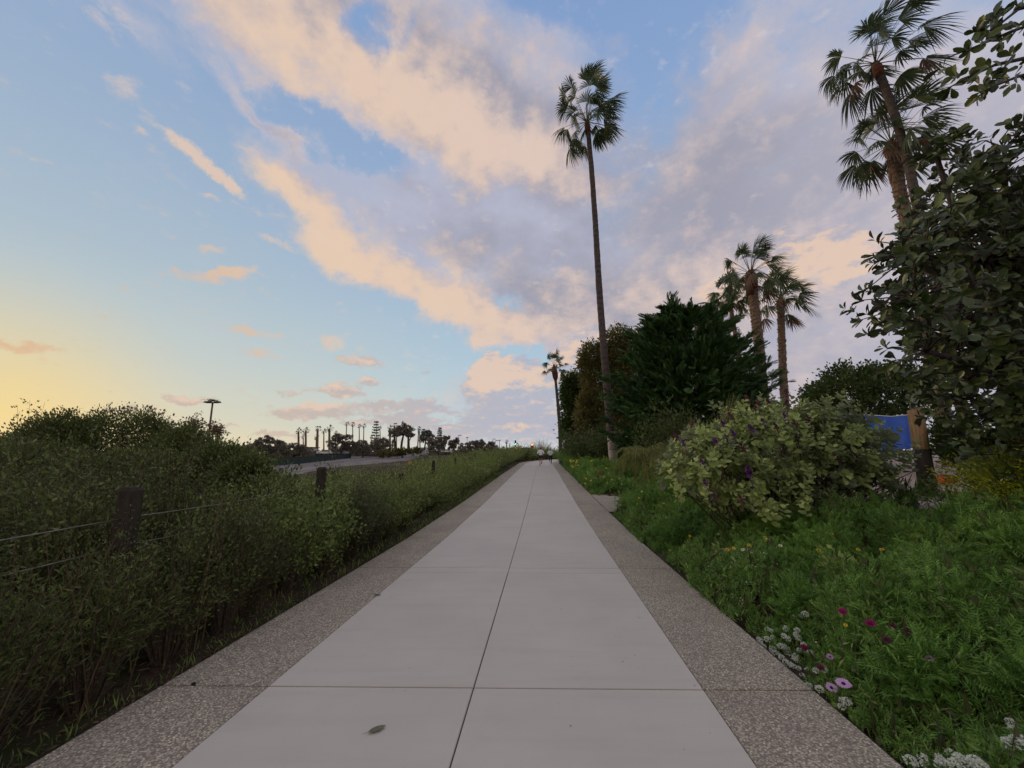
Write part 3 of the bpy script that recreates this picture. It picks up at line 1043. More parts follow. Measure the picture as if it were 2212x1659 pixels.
def fan_palm(name, top_uv, y, trunk_uv, r0, r1, reach, label, group=None, n=30, nseg=26, bark='palm_bark', dead=3, seed=1,
             wind=.35, bulge=1.0, boot=.9, white=None, cat='palm tree', joined=False, boots=False, el_lo=-38, uplift=.3):
    rng = np.random.default_rng(seed)
    P = [np.array(at(u, v, y)) for u, v in trunk_uv] + [np.array(at(top_uv[0], top_uv[1] + 6, y))]
    base = P[0].copy()
    base[2] = gz(base[0], base[1]) - .1
    P[0] = base
    root = empty(name, base, label, cat, group)
    P = np.array(P)
    seglen = np.concatenate([[0], np.cumsum(np.linalg.norm(np.diff(P, axis=0), axis=1))])
    H = seglen[-1]
    m_ = max(14, int(H / .16)) if not joined else 8
    tt = np.linspace(0, H, m_)
    C = np.stack([np.interp(tt, seglen, P[:, i]) for i in range(3)], 1)
    for _ in range(3 if joined else 12):
        C[1:-1] = (C[:-2] + C[1:-1] * 2 + C[2:]) / 4
    rr = r1 + (r0 - r1) * np.clip(1 - tt / H, 0, 1) ** 1.3
    if not joined:
        rr *= 1 + rng.uniform(-.035, .035, m_)
        rr[:3] *= [1.25, 1.12, 1.04]
    top = C[-1]
    if white:
        kz = int(np.argmin(np.abs(C[:, 2] - white)))
        V, F = tube(C[:kz + 1], rr[:kz + 1] * 1.005, 14, jitter=.02, rng=rng)
        MB().add(V, F).build('painted_trunk_base', M['whitewash'], root, smooth=True)
        V, F = tube(C[kz:], rr[kz:], 14, jitter=.04, rng=rng)
    else:
        V, F = tube(C, rr, 14 if not joined else 6, jitter=.05, rng=rng)
    MB().add(V, F).build('trunk', M[bark], root, smooth=True)
    if boots:       # old leaf bases standing out from the trunk
        nb = int(H * 70)
        hz = rng.uniform(.12, 1, nb) * H
        cc = np.stack([np.interp(hz, tt, C[:, i]) for i in range(3)], 1)
        ra = np.interp(hz, tt, rr)
        ph = rng.uniform(0, 2 * PI, nb)
        dd = np.stack([np.cos(ph), np.sin(ph), np.zeros(nb)], 1)
        V, F = scatter(LEAF, cc + dd * ra[:, None] * .92, dd * .55 + [0, 0, 1], rng.uniform(.10, .22, nb), rng, up=dd + rng.normal(0, .1, (nb, 3)), width=1.2)
        MB().add(V, F).build('leaf_bases', M[bark], root)['kind'] = 'stuff'
    if boot:
        bl = boot
        CT = [top - unit(C[-1] - C[-4]) * bl * t for t in (1, .75, .5, .25, -.15)]
        V, F = tube(CT, np.array([1.02, 1.15 * bulge, 1.3 * bulge, 1.2 * bulge, .6]) * r1, 12, jitter=.12, rng=rng)
        MB().add(V, F).build('leaf_boots', M['palm_boot'], root, smooth=True)
    mbj, mbd = MB(), MB()
    ga = 2.39996
    for i in range(n):
        f = (i + .5) / n
        el = R(84 + (el_lo - 84) * f ** 1.05) + rng.normal(0, .12)
        az = i * ga + rng.normal(0, .2)
        d = np.array([math.cos(az) * math.cos(el), math.sin(az) * math.cos(el), math.sin(el)])
        isdead = i >= n - dead
        lf = 1 + uplift * max(0, math.sin(el))
        Lp = reach * rng.uniform(.36, .74) * lf
        Rb = reach * rng.uniform(.38, .50) * (1 + .4 * (lf - 1))
        V, F, PV, PF = fan_frond(rng, top + d * r1 * .5, d, Lp, Rb, nseg, wind * (1.0 if d[0] > -.3 else 1.3), .10 + .36 * f * rng.uniform(.4, 1.4), pr=.02 if not joined else .03)
        if joined:
            mbj.add(V, F).add(PV, PF)
        else:
            mb = MB().add(V, F).add(PV, PF)
            mb.build('dry_frond' if isdead else 'frond', M['frond_dry' if isdead else 'frond'], root)
    if joined:
        mbj.build('crown', M['leaf_farpalm'], root)
    return root


def pinnate_frond(rng, o, az, L, up_, n=26, ll=.28, wind=.15):
    d = np.array([math.cos(az), math.sin(az), 0])
    t = np.linspace(0, 1, 9)
    C = np.array([np.array(o) + d * L * x * (1 - .15 * x) + np.array([0, 0, L * (up_ * x - (up_ * .75 + .55) * x ** 2.1)]) + WIND * wind * L * x * x for x in t])
    V, F = tube(C, np.linspace(.016, .004, 9), 4)
    s = rng.uniform(.12, 1, (n * 2)); s[:n] = np.linspace(.12, 1, n); s[n:] = s[:n]
    P = np.stack([np.interp(s, t, C[:, i]) for i in range(3)], 1)
    T = unit(np.stack([np.interp(s, t, np.gradient(C[:, i])) for i in range(3)], 1))
    sd = unit(np.cross(T, [0, 0, 1.0]))
    sg = np.where(np.arange(2 * n) < n, 1, -1)[:, None]
    dd = T * .75 + sd * sg * .9 + np.array([0, 0, -.45]) + rng.normal(0, .08, (2 * n, 3))
    LV, LF = scatter(NARROW, P, dd, ll * np.sin(PI * np.clip(s * .85 + .12, 0, 1)) ** .6, rng, up=np.array([0, 0, 1.0]) + rng.normal(0, .2, (2 * n, 3)), width=.55)
    return V, F, LV, LF

# ================================================================== left side
rl = np.random.default_rng(21)

# post and cable fence
FX = -3.12
posts = [(-3.35, .6), (-3.10, 3.25), (-2.93, 6.1), (-2.84, 10.2), (-2.82, 14.2), (-3.18, 22), (-3.02, 28), (-3.2, 34.5)]
fence = empty('post_and_cable_fence', (posts[0][0], posts[0][1], gz(*posts[0])),
              'low fence of square brown wooden posts and slack metal cables running through the left hedge', 'fence')
ptop = []
for i, (x, y) in enumerate(posts):
    zb = gz(x, y)
    zt = [1.33, 1.33, 1.42, 1.16, 1.45, 1.56, 1.60, 1.66][i]
    ptop.append((x, y, zt))
    mb = MB()
    w = .115
    mb.box((x, y, (zb - .2 + zt - .03) / 2), (w, w, zt - .03 - zb + .2), .05 * i, taper=.96)
    mb.box((x, y, zt - .0151), (w * .93, w * .93, .03), .05 * i, taper=.7)
    mb.build('post', M['wood_post'], fence)
for k, dz in enumerate((.24, .46, .70)):
    for i in range(len(ptop) - 1):
        a = np.array(ptop[i]) - (0, 0, dz); b = np.array(ptop[i + 1]) - (0, 0, dz)
        pts = [a + (b - a) * t - np.array([0, 0, .04 * math.sin(PI * t)]) for t in np.linspace(0, 1, 7)]
        V, F = tube(pts, .0055, 5)
        MB().add(V, F).build('cable', M['cable'], fence, smooth=True)

G_H = 'shrubs of the low hedge along the left edge of the path'
G_B = 'tall scrub beyond the post and cable fence'
# low plants between fence and path, then the hedge proper
row = []
for y in np.arange(1.2, 4.3, .55):
    row.append((float(pt(y, -2.62)[0]), y, .42, .5, .74 + .13 * (y - 1) + rl.uniform(-.1, .12), 0))
    if y > 1.8: row.append((float(pt(y, -2.85)[0]), y + .25, .3, .4, .80 + .11 * (y - 1) + rl.uniform(-.1, .15), 0))
for y in np.arange(4.3, 9.5, .75):
    x0 = float(pt(y, -2.68)[0])
    row.append((x0, y, .46, .55, 1.12 + rl.uniform(-.16, .14), 1))
    if y > 5: row.append((x0 - .5, y + .3, .5, .55, 1.20 + rl.uniform(-.08, .1) - gz(x0 - .5, y + .3), 1))
    row.append((x0 - 1.25, y + .1, .6, .6, 1.22 + rl.uniform(-.1, .12) - gz(x0 - 1.25, y), 1))
y = 9.5
while y < 46:
    w = 1.0 + .02 * y
    x0 = float(pt(y, -2.5 - .42 * w)[0])
    hh = float(np.interp(y, [9.5, 14, 22, 30, 45], [1.13, 1.04, 1.08, 1.28, 1.6]))
    zf = lambda xx: float(path_z(y)) - gz(xx, y)
    row.append((x0, y, .62 * w, .7 * w, hh + rl.uniform(-.22, .16), 2))
    row.append((x0 - .8 * w, y + .4, .65 * w, .7 * w, hh + rl.uniform(-.16, .16) + zf(x0 - .8 * w), 2))
    row.append((x0 - 1.65 * w, y + .2, .7 * w, .7 * w, hh + rl.uniform(-.1, .15) + zf(x0 - 1.65 * w), 2))
    y += .95 * w
s_ = 46.5
while s_ < 80:
    for o in (-3.4, -5.0):
        p = pt(s_, o)
        row.append((float(p[0]), float(p[1]), 1.3, 1.4, 1.95 + rl.uniform(-.3, .35), 3))
    s_ += 2.0
for (x, y, rx, ry, h, kind) in row:
    K, per, size = [(110, 34, .038), (125, 38, .036), (100, 30, .052), (60, 24, .12)][kind]
    if kind == 2 and y > 20: K, per, size = 70, 26, .075
    lab = ['small dark sprawling plant at the foot of the near left fence',
           'small-leaved hedge shrub beside the left path edge, in front of the fence cables',
           'rounded green hedge shrub in the continuous row along the left path edge',
           'dark shrub of the hedge where the path bends away behind the runners'][kind]
    size *= rl.uniform(.8, 1.35) * (.78 if kind == 0 else 1)
    if kind == 0: h *= 1.0; K = 90
    tp_ = LEAF
    if kind < 3 and rl.uniform() < .4: tp_ = NARROW; size *= 1.6
    mt_ = ('leaf_hedge' if kind else 'leaf_olive') if rl.uniform() > .24 else ('leaf_bronze' if rl.uniform() < .6 else 'leaf_greygreen')
    lab = {'leaf_bronze': 'brownish ', 'leaf_greygreen': 'grey-green '}.get(mt_, '') + lab
    shrub('hedge_shrub', (x, y, gz(x, y)), rx, ry, h, K, per, size, mt_, lab, G_H + (' near', '', ' further on', ' at the bend')[kind] if kind != 1 else G_H, rng=rl, tpl=tp_,
          start=.12 if kind else .2, spread=.035 if kind < 2 else .07, sr=.004 if kind < 2 else .008, flat=.35)

# tall scrub behind the fence
big = [(256, 9.6, [(265, 945, 95, 52), (215, 960, 60, 48), (320, 955, 60, 48), (360, 975, 45, 40), (190, 925, 25, 18), (340, 925, 26, 18)], 'tallest dome-shaped dark green bush rising behind the left fence'),
       (410, 8.6, [(395, 960, 40, 32), (425, 985, 45, 32), (380, 990, 60, 40), (445, 990, 30, 22)], 'bush with twiggy top just right of the tallest left bush'),
       (110, 8.8, [(115, 945, 52, 42), (70, 965, 45, 28), (150, 965, 50, 48), (128, 915, 26, 16), (30, 980, 50, 30)], 'loose yellow-green bush against the sunset at the left edge'),
       (480, 7.6, [(480, 1000, 50, 34), (510, 1010, 40, 26), (450, 1020, 50, 30)], 'bushy shrub below the tall lamp pole on the left'),
       (540, 7.0, [(540, 1022, 34, 22), (515, 1030, 36, 24)], 'last tall shrub of the left scrub before the view opens to the car park'),
       (10, 7.4, [(20, 1005, 60, 40), (90, 1010, 60, 40), (-40, 1000, 60, 40)], 'dark bush at the left edge below the loose sunset bush'),
       (250, 7.2, [(200, 1020, 90, 40), (300, 1025, 90, 40), (380, 1030, 60, 35)], 'dark twiggy bush at the foot of the dome-shaped one')]
for (u, y, bls, lab) in big:
    x = (u - 1106) / FOC * y
    bb = disp_blobs(bls, y)
    t = crown_tree('tall_bush', (x, y, gz(x, y)), bb, 60 * len(bls) + 60, 48, .10, .060, 'leaf_olive', lab, 'bush', rng=rl, trunk_r=.06, up=.5, twigs=40)
    K = 70
    P0 = np.array([bb[i][0] for i in rl.integers(0, len(bb), K)])
    rr0 = np.array([bb[0][1]]) * 1.0
    P2 = P0 + unit(rl.normal(size=(K, 3)) + [0, 0, 1.3]) * rr0 * rl.uniform(1.0, 1.35, (K, 1))
    P2[:, 2] = np.minimum(P2[:, 2], max(b_[0][2] + b_[1][2] for b_ in bb) + .12)
    mbs = MB().add(*stem_mesh(P0, (P0 + P2) / 2 + rl.normal(0, .08, (K, 3)), P2, np.full(K, .006)))
    mbs.build('twigs', M['stem'], t)
    tt = rl.uniform(.7, 1, (K, 14, 1))
    Pl = (P0[:, None] * (1 - tt) + P2[:, None] * tt).reshape(-1, 3) + rl.normal(0, .02, (K * 14, 3))
    MB().add(*scatter(LEAF, Pl, rl.normal(0, .6, Pl.shape) + [0, 0, .8], rl.uniform(.035, .065, len(Pl)), rl)).build('twig_leaves', M['leaf_olive'], t)
mid = [(-4.15, 4.9, .75, .7, 1.50), (-4.9, 5.6, .9, .8, 1.72), (-6.1, 5.7, 1.0, .9, 1.9), (-7.5, 6.1, 1.1, .9, 2.1), (-3.95, 3.7, .6, .6, 1.30), (-4.7, 4.0, .8, .7, 1.58),
       (-5.6, 4.3, .9, .8, 1.75), (-3.85, 2.5, .6, .6, 1.2), (-3.9, 6.3, .6, .6, 1.35), (-6.6, 4.6, .9, .8, 1.8), (-8.8, 7.0, 1.2, 1.0, 2.2), (-4.6, 2.9, .7, .6, 1.45), (-3.75, 1.4, .6, .6, 1.1), (-6.2, 3.2, 1.0, .9, 1.7), (-7.8, 4.4, 1.2, 1.0, 1.9), (-5.2, 1.6, .9, .8, 1.4), (-9.6, 5.8, 1.3, 1.1, 2.1)]
for (x, y, rx, ry, h) in mid:
    h += .22 + rl.uniform(-.05, .2)
    shrub('scrub_bush', (x, y, gz(x, y)), rx, ry, h, 150, 40, .042 * rl.uniform(.8, 1.4), 'leaf_olive' if rl.uniform() < .7 else 'leaf_bronze', 'dark twiggy scrub bush just behind the near left fence cables', G_B, rng=rl, start=.2, spread=.045, sr=.005, flat=.30, cat='bush')

# bare twigs and dry stalks among them
tw = MB()
for i in range(150):
    y = rl.uniform(1.8, 7.5); x = rl.uniform(-3.9, -2.6) if y < 5 else rl.uniform(-4.6, -3.2)
    z = gz(x, y)
    d = rl.normal(0, .22, 2)
    h = rl.uniform(.5, 1.3)
    tw.add(*tube([(x, y, z), (x + d[0] * .4, y + d[1] * .4, z + h * .5), (x + d[0], y + d[1], z + h)], [.006, .005, .002], 4))
tag(tw.build('dry_twigs', M['dry']), 'thin bare twigs standing up through the scrub behind the near left fence', 'twigs', kind='stuff')
# fallen leaves and straw between hedge and path
lt = MB()
n = 2600
s = rl.uniform(.6, 14, n) ** 1.0; o = -2.27 - np.abs(rl.normal(0, .22, n))
P = np.array([pt(a, b) for a, b in zip(s, o)])
P[:, 2] = land(P[:, 0], P[:, 1])[0] + .012
V, F = scatter(LEAF, P, rl.normal(size=(n, 3)) * [1, 1, .12], rl.uniform(.015, .045, n), rl, up=np.array([0, 0, 1.0]) + rl.normal(0, .3, (n, 3)))
lt.add(V, F)
tag(lt.build('leaf_litter', M['dry']), 'brown fallen leaves on the bare soil between hedge and path', 'leaf litter', kind='stuff')
# tufts of grass at the hedge foot
n = 2600
s = rl.uniform(0, 1, n) ** 1.3 * 26 + .8; o = -2.33 - np.abs(rl.normal(0, .28, n))
P = np.array([pt(a, b) for a, b in zip(s, o)]); P[:, 2] = land(P[:, 0], P[:, 1])[0]
V, F = scatter(NARROW, P, np.array([0, 0, 1.0]) + rl.normal(0, .45, (n, 3)), rl.uniform(.03, .09, n) * (1 + s / 15), rl, width=.6)
tag(MB().add(V, F).build('grass', M['leaf_hedge']), 'sparse short grass at the foot of the left hedge', 'grass', kind='stuff')

# flowering stalks and the tall lamp pole beyond the scrub
for (us, vt, vb, y, lab) in (((1, 402, 436), 903, 975, 13.0, 'spindly tree with bare upright branches left of the tall lamp pole'),
                             ((2, 434, 480), 911, 975, 14.0, 'spindly branching tree directly behind the tall lamp pole')):
    c = (us[1] + us[2]) / 2
    b = at(c, 1000, y); base = (b.x, y, gz(b.x, y))
    root = empty('spindly_tree', base, lab, 'tree')
    mb, lf = MB(), MB()
    for i in range(13):
        u = rl.uniform(us[1], us[2]); v = vt + abs(u - c) * .5 + rl.uniform(0, 22)
        p = np.array(at(u, v, y + rl.uniform(-.4, .4)))
        q = np.array(base)
        md = (p * [.65, .65, .5] + q * [.35, .35, .5])
        mb.add(*tube([q, md, p], [.03, .018, .006], 5))
        L = p + rl.normal(0, .10, (16, 3)) * [1, 1, .6]
        lf.add(*scatter(LEAF, L, rl.normal(size=(16, 3)), rl.uniform(.06, .12, 16), rl))
        for k in range(3):
            e = p + rl.normal(0, .14, 3)
            mb.add(*tube([p * .8 + md * .2, e], [.008, .004], 4))
            lf.add(*scatter(LEAF, e + rl.normal(0, .05, (8, 3)), rl.normal(size=(8, 3)), rl.uniform(.05, .10, 8), rl))
    mb.build('branches', M['stem'], root); lf.build('foliage', M['frond_dry'], root)

y = 34.0
tp = at(459.5, 869, y); bz = gz(tp.x, y)
lamp = empty('lamp_pole', (tp.x, y, bz), 'tall brown lamp pole with a flat floodlight head, above the left scrub', 'lamp pole')
V, F = tube([(tp.x, y, bz - .2), (tp.x, y, tp.z - .2)], [.11, .07], 10)
MB().add(V, F).build('pole', M['pole_brown'], lamp, smooth=True)
k = y / FOC
h = MB().box((tp.x, y, tp.z - .12), (.10, .10, .25))
for dx, w in ((-.42, .62), (.42, .50)):
    h.box((tp.x + dx, y, tp.z + .02), (w, .34, .12), taper=.75)
h.box((tp.x, y, tp.z - .05), (1.1, .07, .07))
h.build('lamp_head', M['black'], lamp)
nest = MB()
for i in range(120):
    a = rl.uniform(0, 2 * PI); r = rl.uniform(.1, .5)
    p = np.array([tp.x - .05 + r * math.cos(a), y + r * math.sin(a) * .6, tp.z + .09 + rl.uniform(0, .16)])
    nest.add(*tube([p, p + rl.normal(0, .16, 3) * [1, 1, .25]], [.012, .008], 3))
tag(nest.build('bird_nest', M['stem'], None, loc=(tp.x, y, tp.z + .08)), 'untidy twig nest on top of the tall lamp pole', 'nest')

# ================================================================== skyline on the left
rf = np.random.default_rng(5)

# screened fence along the far side of the car park
sf = empty('screen_fence', (-43.1, 64, gz(-43.1, 64)), 'long low fence of dark green screen panels along the far edge of the car park', 'fence')
fp = [(-40.2, 58), (-43.4, 64), (-46.6, 84), (-50, 106), (-53.2, 130)]
seg = np.concatenate([[0], np.cumsum([math.dist(a, b) for a, b in zip(fp, fp[1:])])])
nn = 22
M['screen'] = simple('screen', (.030, .048, .046), (.045, .062, .058), .8, .9, .1)
for i in range(nn):
    s0, s1 = seg[-1] * i / nn, seg[-1] * (i + 1) / nn
    a = [np.interp(s0, seg, [p[k] for p in fp]) for k in (0, 1)]
    b = [np.interp(s1, seg, [p[k] for p in fp]) for k in (0, 1)]
    za, zb_ = gz(*a), gz(*b)
    th = .03
    mb = MB()
    V = [(a[0], a[1], za + .02), (b[0], b[1], zb_ + .02), (b[0], b[1], zb_ + 1.35), (a[0], a[1], za + 1.35)]
    V2 = [(x + .05, y + .02, z) for x, y, z in V]
    mb.add(V + V2, [(0, 1, 2, 3), (7, 6, 5, 4), (0, 4, 5, 1), (3, 2, 6, 7)])
    mb.build('screen_panel', M['screen'], sf)
    MB().box((a[0] + .09, a[1], za + .7), (.07, .07, 1.45)).build('post', M['steel'], sf)

G_P = 'tall fan palms on the distant skyline'
G_P2 = 'small fan palms far away by the traffic lights'
pal = [  # u, v of the crown, foot v, width, distance, label
    (644.6, 926, 972, 12, 190, 'leftmost fan palm of the distant skyline row'),
    (654.8, 937, 972, 9.5, 200, 'short fan palm, second from the left of the distant row'),
    (660.5, 924, 972, 11, 190, 'third fan palm from the left of the distant row, taller than its left neighbour'),
    (683.2, 938, 978, 9.5, 170, 'low crowned palm leaning close against a taller thick palm on the skyline'),
    (686.0, 921, 980, 11, 165, 'thick trunked palm with shaggy double crown on the skyline'),
    (699.6, 926, 978, 9.5, 180, 'slim fan palm alone between two thick skyline palms'),
    (711.5, 920, 980, 11.5, 170, 'shaggy palm just left of the spreading umbrella pine'),
    (725.2, 929, 975, 7.5, 210, 'small headed palm rising out of the umbrella pine'),
    (748.6, 910.5, 960, 9, 215, 'tallest of the four slender palms behind the umbrella pine'),
    (761.6, 911.5, 960, 9, 215, 'second of the four slender palms right of the umbrella pine'),
    (776.0, 915, 960, 8.5, 220, 'third of the four slender palms right of the umbrella pine'),
    (786.0, 914.5, 960, 8.8, 218, 'fourth of the four slender palms, left of the layered pine'),
    (801.6, 938, 970, 6, 240, 'little palm just left of the tall layered pine'),
    (820.8, 919, 965, 7, 230, 'palm whose head shows beside the top of the tall layered pine'),
    (842.0, 919, 972, 10, 180, 'dark palm left of the wind-bent pines on the skyline'),
    (852.2, 914, 970, 10, 185, 'tall palm among the wind-bent pines'),
    (856.6, 922, 970, 8, 190, 'lower palm right behind the tall palm among the bent pines'),
    (847.6, 949, 972, 7, 190, 'very short palm below the tall palms by the bent pines'),
    (904.4, 920.5, 970, 8.5, 185, 'upper crown of the pair of crossing palms right of the bent pines'),
    (906.0, 926, 970, 9, 180, 'lower crown of the pair of crossing palms right of the bent pines'),
    (958.0, 937, 960, 5.5, 240, 'tiny palm between the distant round trees'),
    (1073.5, 959, 970, 5, 220, 'tiny low palm among the distant lamp posts'),
    (1094.0, 949, 972, 7, 170, 'fan palm standing alone left of the green traffic light'),
]
for i, (u, v, vb, w, y, lab) in enumerate(pal):
    k = y / FOC
    sx = rf.uniform(-1.2, 1.2)
    if i == 18: sx = -2.6
    if i == 19: sx = 2.0
    tr = [(u + sx, vb + 6), (u + sx * .4, (v + vb) / 2), (u + sx * .1, v + 7)]
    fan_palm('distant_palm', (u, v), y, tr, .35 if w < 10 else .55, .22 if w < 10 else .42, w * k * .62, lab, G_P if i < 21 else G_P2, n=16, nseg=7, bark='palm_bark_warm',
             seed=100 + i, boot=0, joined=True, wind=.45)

G_T = 'dark trees along the far side of the car park'


def far_tree(name, items, y, lab, mat='leaf_far', n=60, per=60, sz=.42, cat='tree', tr=None, spread=None, tpl=LEAF, trunk_v=978, trunk_r=.3, group=None, **kw):
    bl = disp_blobs(items, y)
    c = np.mean([b[0] for b in bl], 0)
    u = np.mean([it[0] for it in items]) if tr is None else tr[0][0]
    base = at(u, trunk_v, y)
    zb = gz(base.x, base.y)
    k = y / FOC
    tp = None if tr is None else [np.array(at(a, b, y)) for a, b in tr]
    return crown_tree(name, (base.x, base.y, min(zb, base.z)), bl, int(n * 1.7), per // 2 + 4, (.75 * k if spread is None else spread), sz, mat, lab, cat, group, tpl=tpl, rng=rf, trunk_r=trunk_r, limbs=5, trunk_pts=tp, **kw)


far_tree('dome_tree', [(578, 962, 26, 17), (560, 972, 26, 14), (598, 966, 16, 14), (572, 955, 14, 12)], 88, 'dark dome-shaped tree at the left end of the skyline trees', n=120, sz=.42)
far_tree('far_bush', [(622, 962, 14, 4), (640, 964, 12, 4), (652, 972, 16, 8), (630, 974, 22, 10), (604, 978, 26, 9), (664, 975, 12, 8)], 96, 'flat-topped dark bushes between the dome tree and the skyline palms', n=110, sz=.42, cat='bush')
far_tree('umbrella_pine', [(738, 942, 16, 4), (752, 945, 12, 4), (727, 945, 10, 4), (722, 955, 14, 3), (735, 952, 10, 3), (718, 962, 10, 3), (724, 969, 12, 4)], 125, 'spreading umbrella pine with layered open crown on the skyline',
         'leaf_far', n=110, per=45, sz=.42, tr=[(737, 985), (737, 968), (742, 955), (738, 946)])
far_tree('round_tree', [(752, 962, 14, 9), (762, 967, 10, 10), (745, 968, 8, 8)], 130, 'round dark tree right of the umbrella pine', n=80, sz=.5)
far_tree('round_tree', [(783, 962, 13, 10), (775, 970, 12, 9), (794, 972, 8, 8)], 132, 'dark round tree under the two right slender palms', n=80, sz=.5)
# layered (norfolk island) pine
def tiered(u, vt, vb, w, y, lab, tiers=11, mat='leaf_farpine'):
    k = y / FOC
    base = at(u, vb + 8, y)
    root = empty('norfolk_pine', (base.x, y, base.z), lab, 'tree')
    top = at(u, vt - 1, y)
    V, F = tube([(base.x, y, base.z - 1), (top.x, y, top.z)], [.35, .06], 8)
    MB().add(V, F).build('trunk', M['bark_grey'], root)
    mb = MB()
    for i in range(tiers):
        f = (i + .4) / tiers
        z = top.z + (base.z - top.z) * f
        r = w * k * (.25 + .75 * f ** .6) * (1 if f < .8 else .8)
        nb = 7
        for j in range(nb):
            a = 2 * PI * (j + rf.uniform(0, .6)) / nb
            rr = r * rf.uniform(.7, 1.1)
            t = rf.uniform(.15, 1, 26)
            P = np.stack([top.x + np.cos(a) * rr * t, y + np.sin(a) * rr * t, z + .25 * rr * t ** 2 - .1 * rr + rf.normal(0, .10, 26)], 1)
            mb.add(*scatter(LEAF, P, np.array([math.cos(a), math.sin(a), .5]) + rf.normal(0, .5, (26, 3)), rf.uniform(.5, 1.0, 26) * k * 3.2, rf))
    mb.build('crown', M[mat], root)
    return root


tiered(813, 911, 966, 11, 160, 'tall layered pine with round top, the highest tree of the skyline')
tiered(950.5, 925, 944, 6, 230, 'small layered pine poking above the round trees on the right of the skyline', 7)
tiered(915, 928, 945, 5, 220, 'small pointed layered pine behind the drooping tree', 6)
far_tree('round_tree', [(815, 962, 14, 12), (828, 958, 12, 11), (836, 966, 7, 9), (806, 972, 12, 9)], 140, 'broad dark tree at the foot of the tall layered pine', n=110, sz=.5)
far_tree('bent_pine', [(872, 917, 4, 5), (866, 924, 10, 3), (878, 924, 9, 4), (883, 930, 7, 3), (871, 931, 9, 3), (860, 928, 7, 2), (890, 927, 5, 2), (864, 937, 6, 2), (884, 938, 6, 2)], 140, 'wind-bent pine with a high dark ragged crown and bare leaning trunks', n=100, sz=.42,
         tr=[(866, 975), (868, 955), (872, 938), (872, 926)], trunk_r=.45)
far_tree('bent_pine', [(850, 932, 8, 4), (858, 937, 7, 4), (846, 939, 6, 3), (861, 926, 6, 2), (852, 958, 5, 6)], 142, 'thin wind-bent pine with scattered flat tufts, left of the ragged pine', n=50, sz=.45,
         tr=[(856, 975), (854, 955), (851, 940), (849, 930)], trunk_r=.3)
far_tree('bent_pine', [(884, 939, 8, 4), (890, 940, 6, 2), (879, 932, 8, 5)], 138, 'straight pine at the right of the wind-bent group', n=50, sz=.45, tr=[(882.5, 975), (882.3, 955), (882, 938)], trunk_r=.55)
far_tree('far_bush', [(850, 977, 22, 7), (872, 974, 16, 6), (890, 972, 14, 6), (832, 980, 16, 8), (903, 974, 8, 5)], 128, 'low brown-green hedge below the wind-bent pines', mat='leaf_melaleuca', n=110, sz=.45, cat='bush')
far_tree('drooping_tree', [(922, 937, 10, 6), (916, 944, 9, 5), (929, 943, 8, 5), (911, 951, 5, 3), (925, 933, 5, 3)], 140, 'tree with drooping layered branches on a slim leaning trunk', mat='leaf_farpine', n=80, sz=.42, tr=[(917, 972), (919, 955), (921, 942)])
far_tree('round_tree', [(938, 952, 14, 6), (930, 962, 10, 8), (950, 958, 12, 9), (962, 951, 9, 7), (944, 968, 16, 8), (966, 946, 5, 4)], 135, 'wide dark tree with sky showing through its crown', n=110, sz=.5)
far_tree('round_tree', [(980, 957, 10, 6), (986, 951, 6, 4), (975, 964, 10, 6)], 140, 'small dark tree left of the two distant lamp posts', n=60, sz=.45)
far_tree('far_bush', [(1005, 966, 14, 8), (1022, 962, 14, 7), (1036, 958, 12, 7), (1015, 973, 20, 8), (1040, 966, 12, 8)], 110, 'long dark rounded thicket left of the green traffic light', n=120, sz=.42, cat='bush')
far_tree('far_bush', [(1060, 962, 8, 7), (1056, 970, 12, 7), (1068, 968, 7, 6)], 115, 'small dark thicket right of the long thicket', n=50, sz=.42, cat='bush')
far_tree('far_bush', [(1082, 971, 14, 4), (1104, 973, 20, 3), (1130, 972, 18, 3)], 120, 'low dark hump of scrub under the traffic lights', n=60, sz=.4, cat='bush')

G_F = 'dark scrub closing the foot of the skyline trees'
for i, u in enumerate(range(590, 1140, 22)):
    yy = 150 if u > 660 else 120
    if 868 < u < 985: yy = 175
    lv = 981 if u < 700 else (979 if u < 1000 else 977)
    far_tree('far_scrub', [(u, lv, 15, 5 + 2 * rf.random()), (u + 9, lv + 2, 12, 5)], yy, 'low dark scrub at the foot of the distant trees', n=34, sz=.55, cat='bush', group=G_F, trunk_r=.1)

# date palm with arching fronds at the end of the scrub
p = at(510, 974, 70)
dp = empty('date_palm', (p.x, p.y, p.z), 'squat palm with arching feather fronds beside the tall lamp pole', 'palm tree')
mb = MB()
for i in range(34):
    V, F, LV, LF = pinnate_frond(rf, (p.x, p.y, p.z), i * 2.4, rf.uniform(1.8, 2.6), rf.uniform(.5, 1.7), n=22, ll=.55)
    mb.add(V, F).add(LV, LF)
mb.build('crown', M['leaf_far'], dp)
MB().add(*tube([(p.x, p.y, gz(p.x, p.y) - .3), (p.x, p.y, p.z + .1)], [.4, .35], 9)).build('trunk', M['bark_grey'], dp)

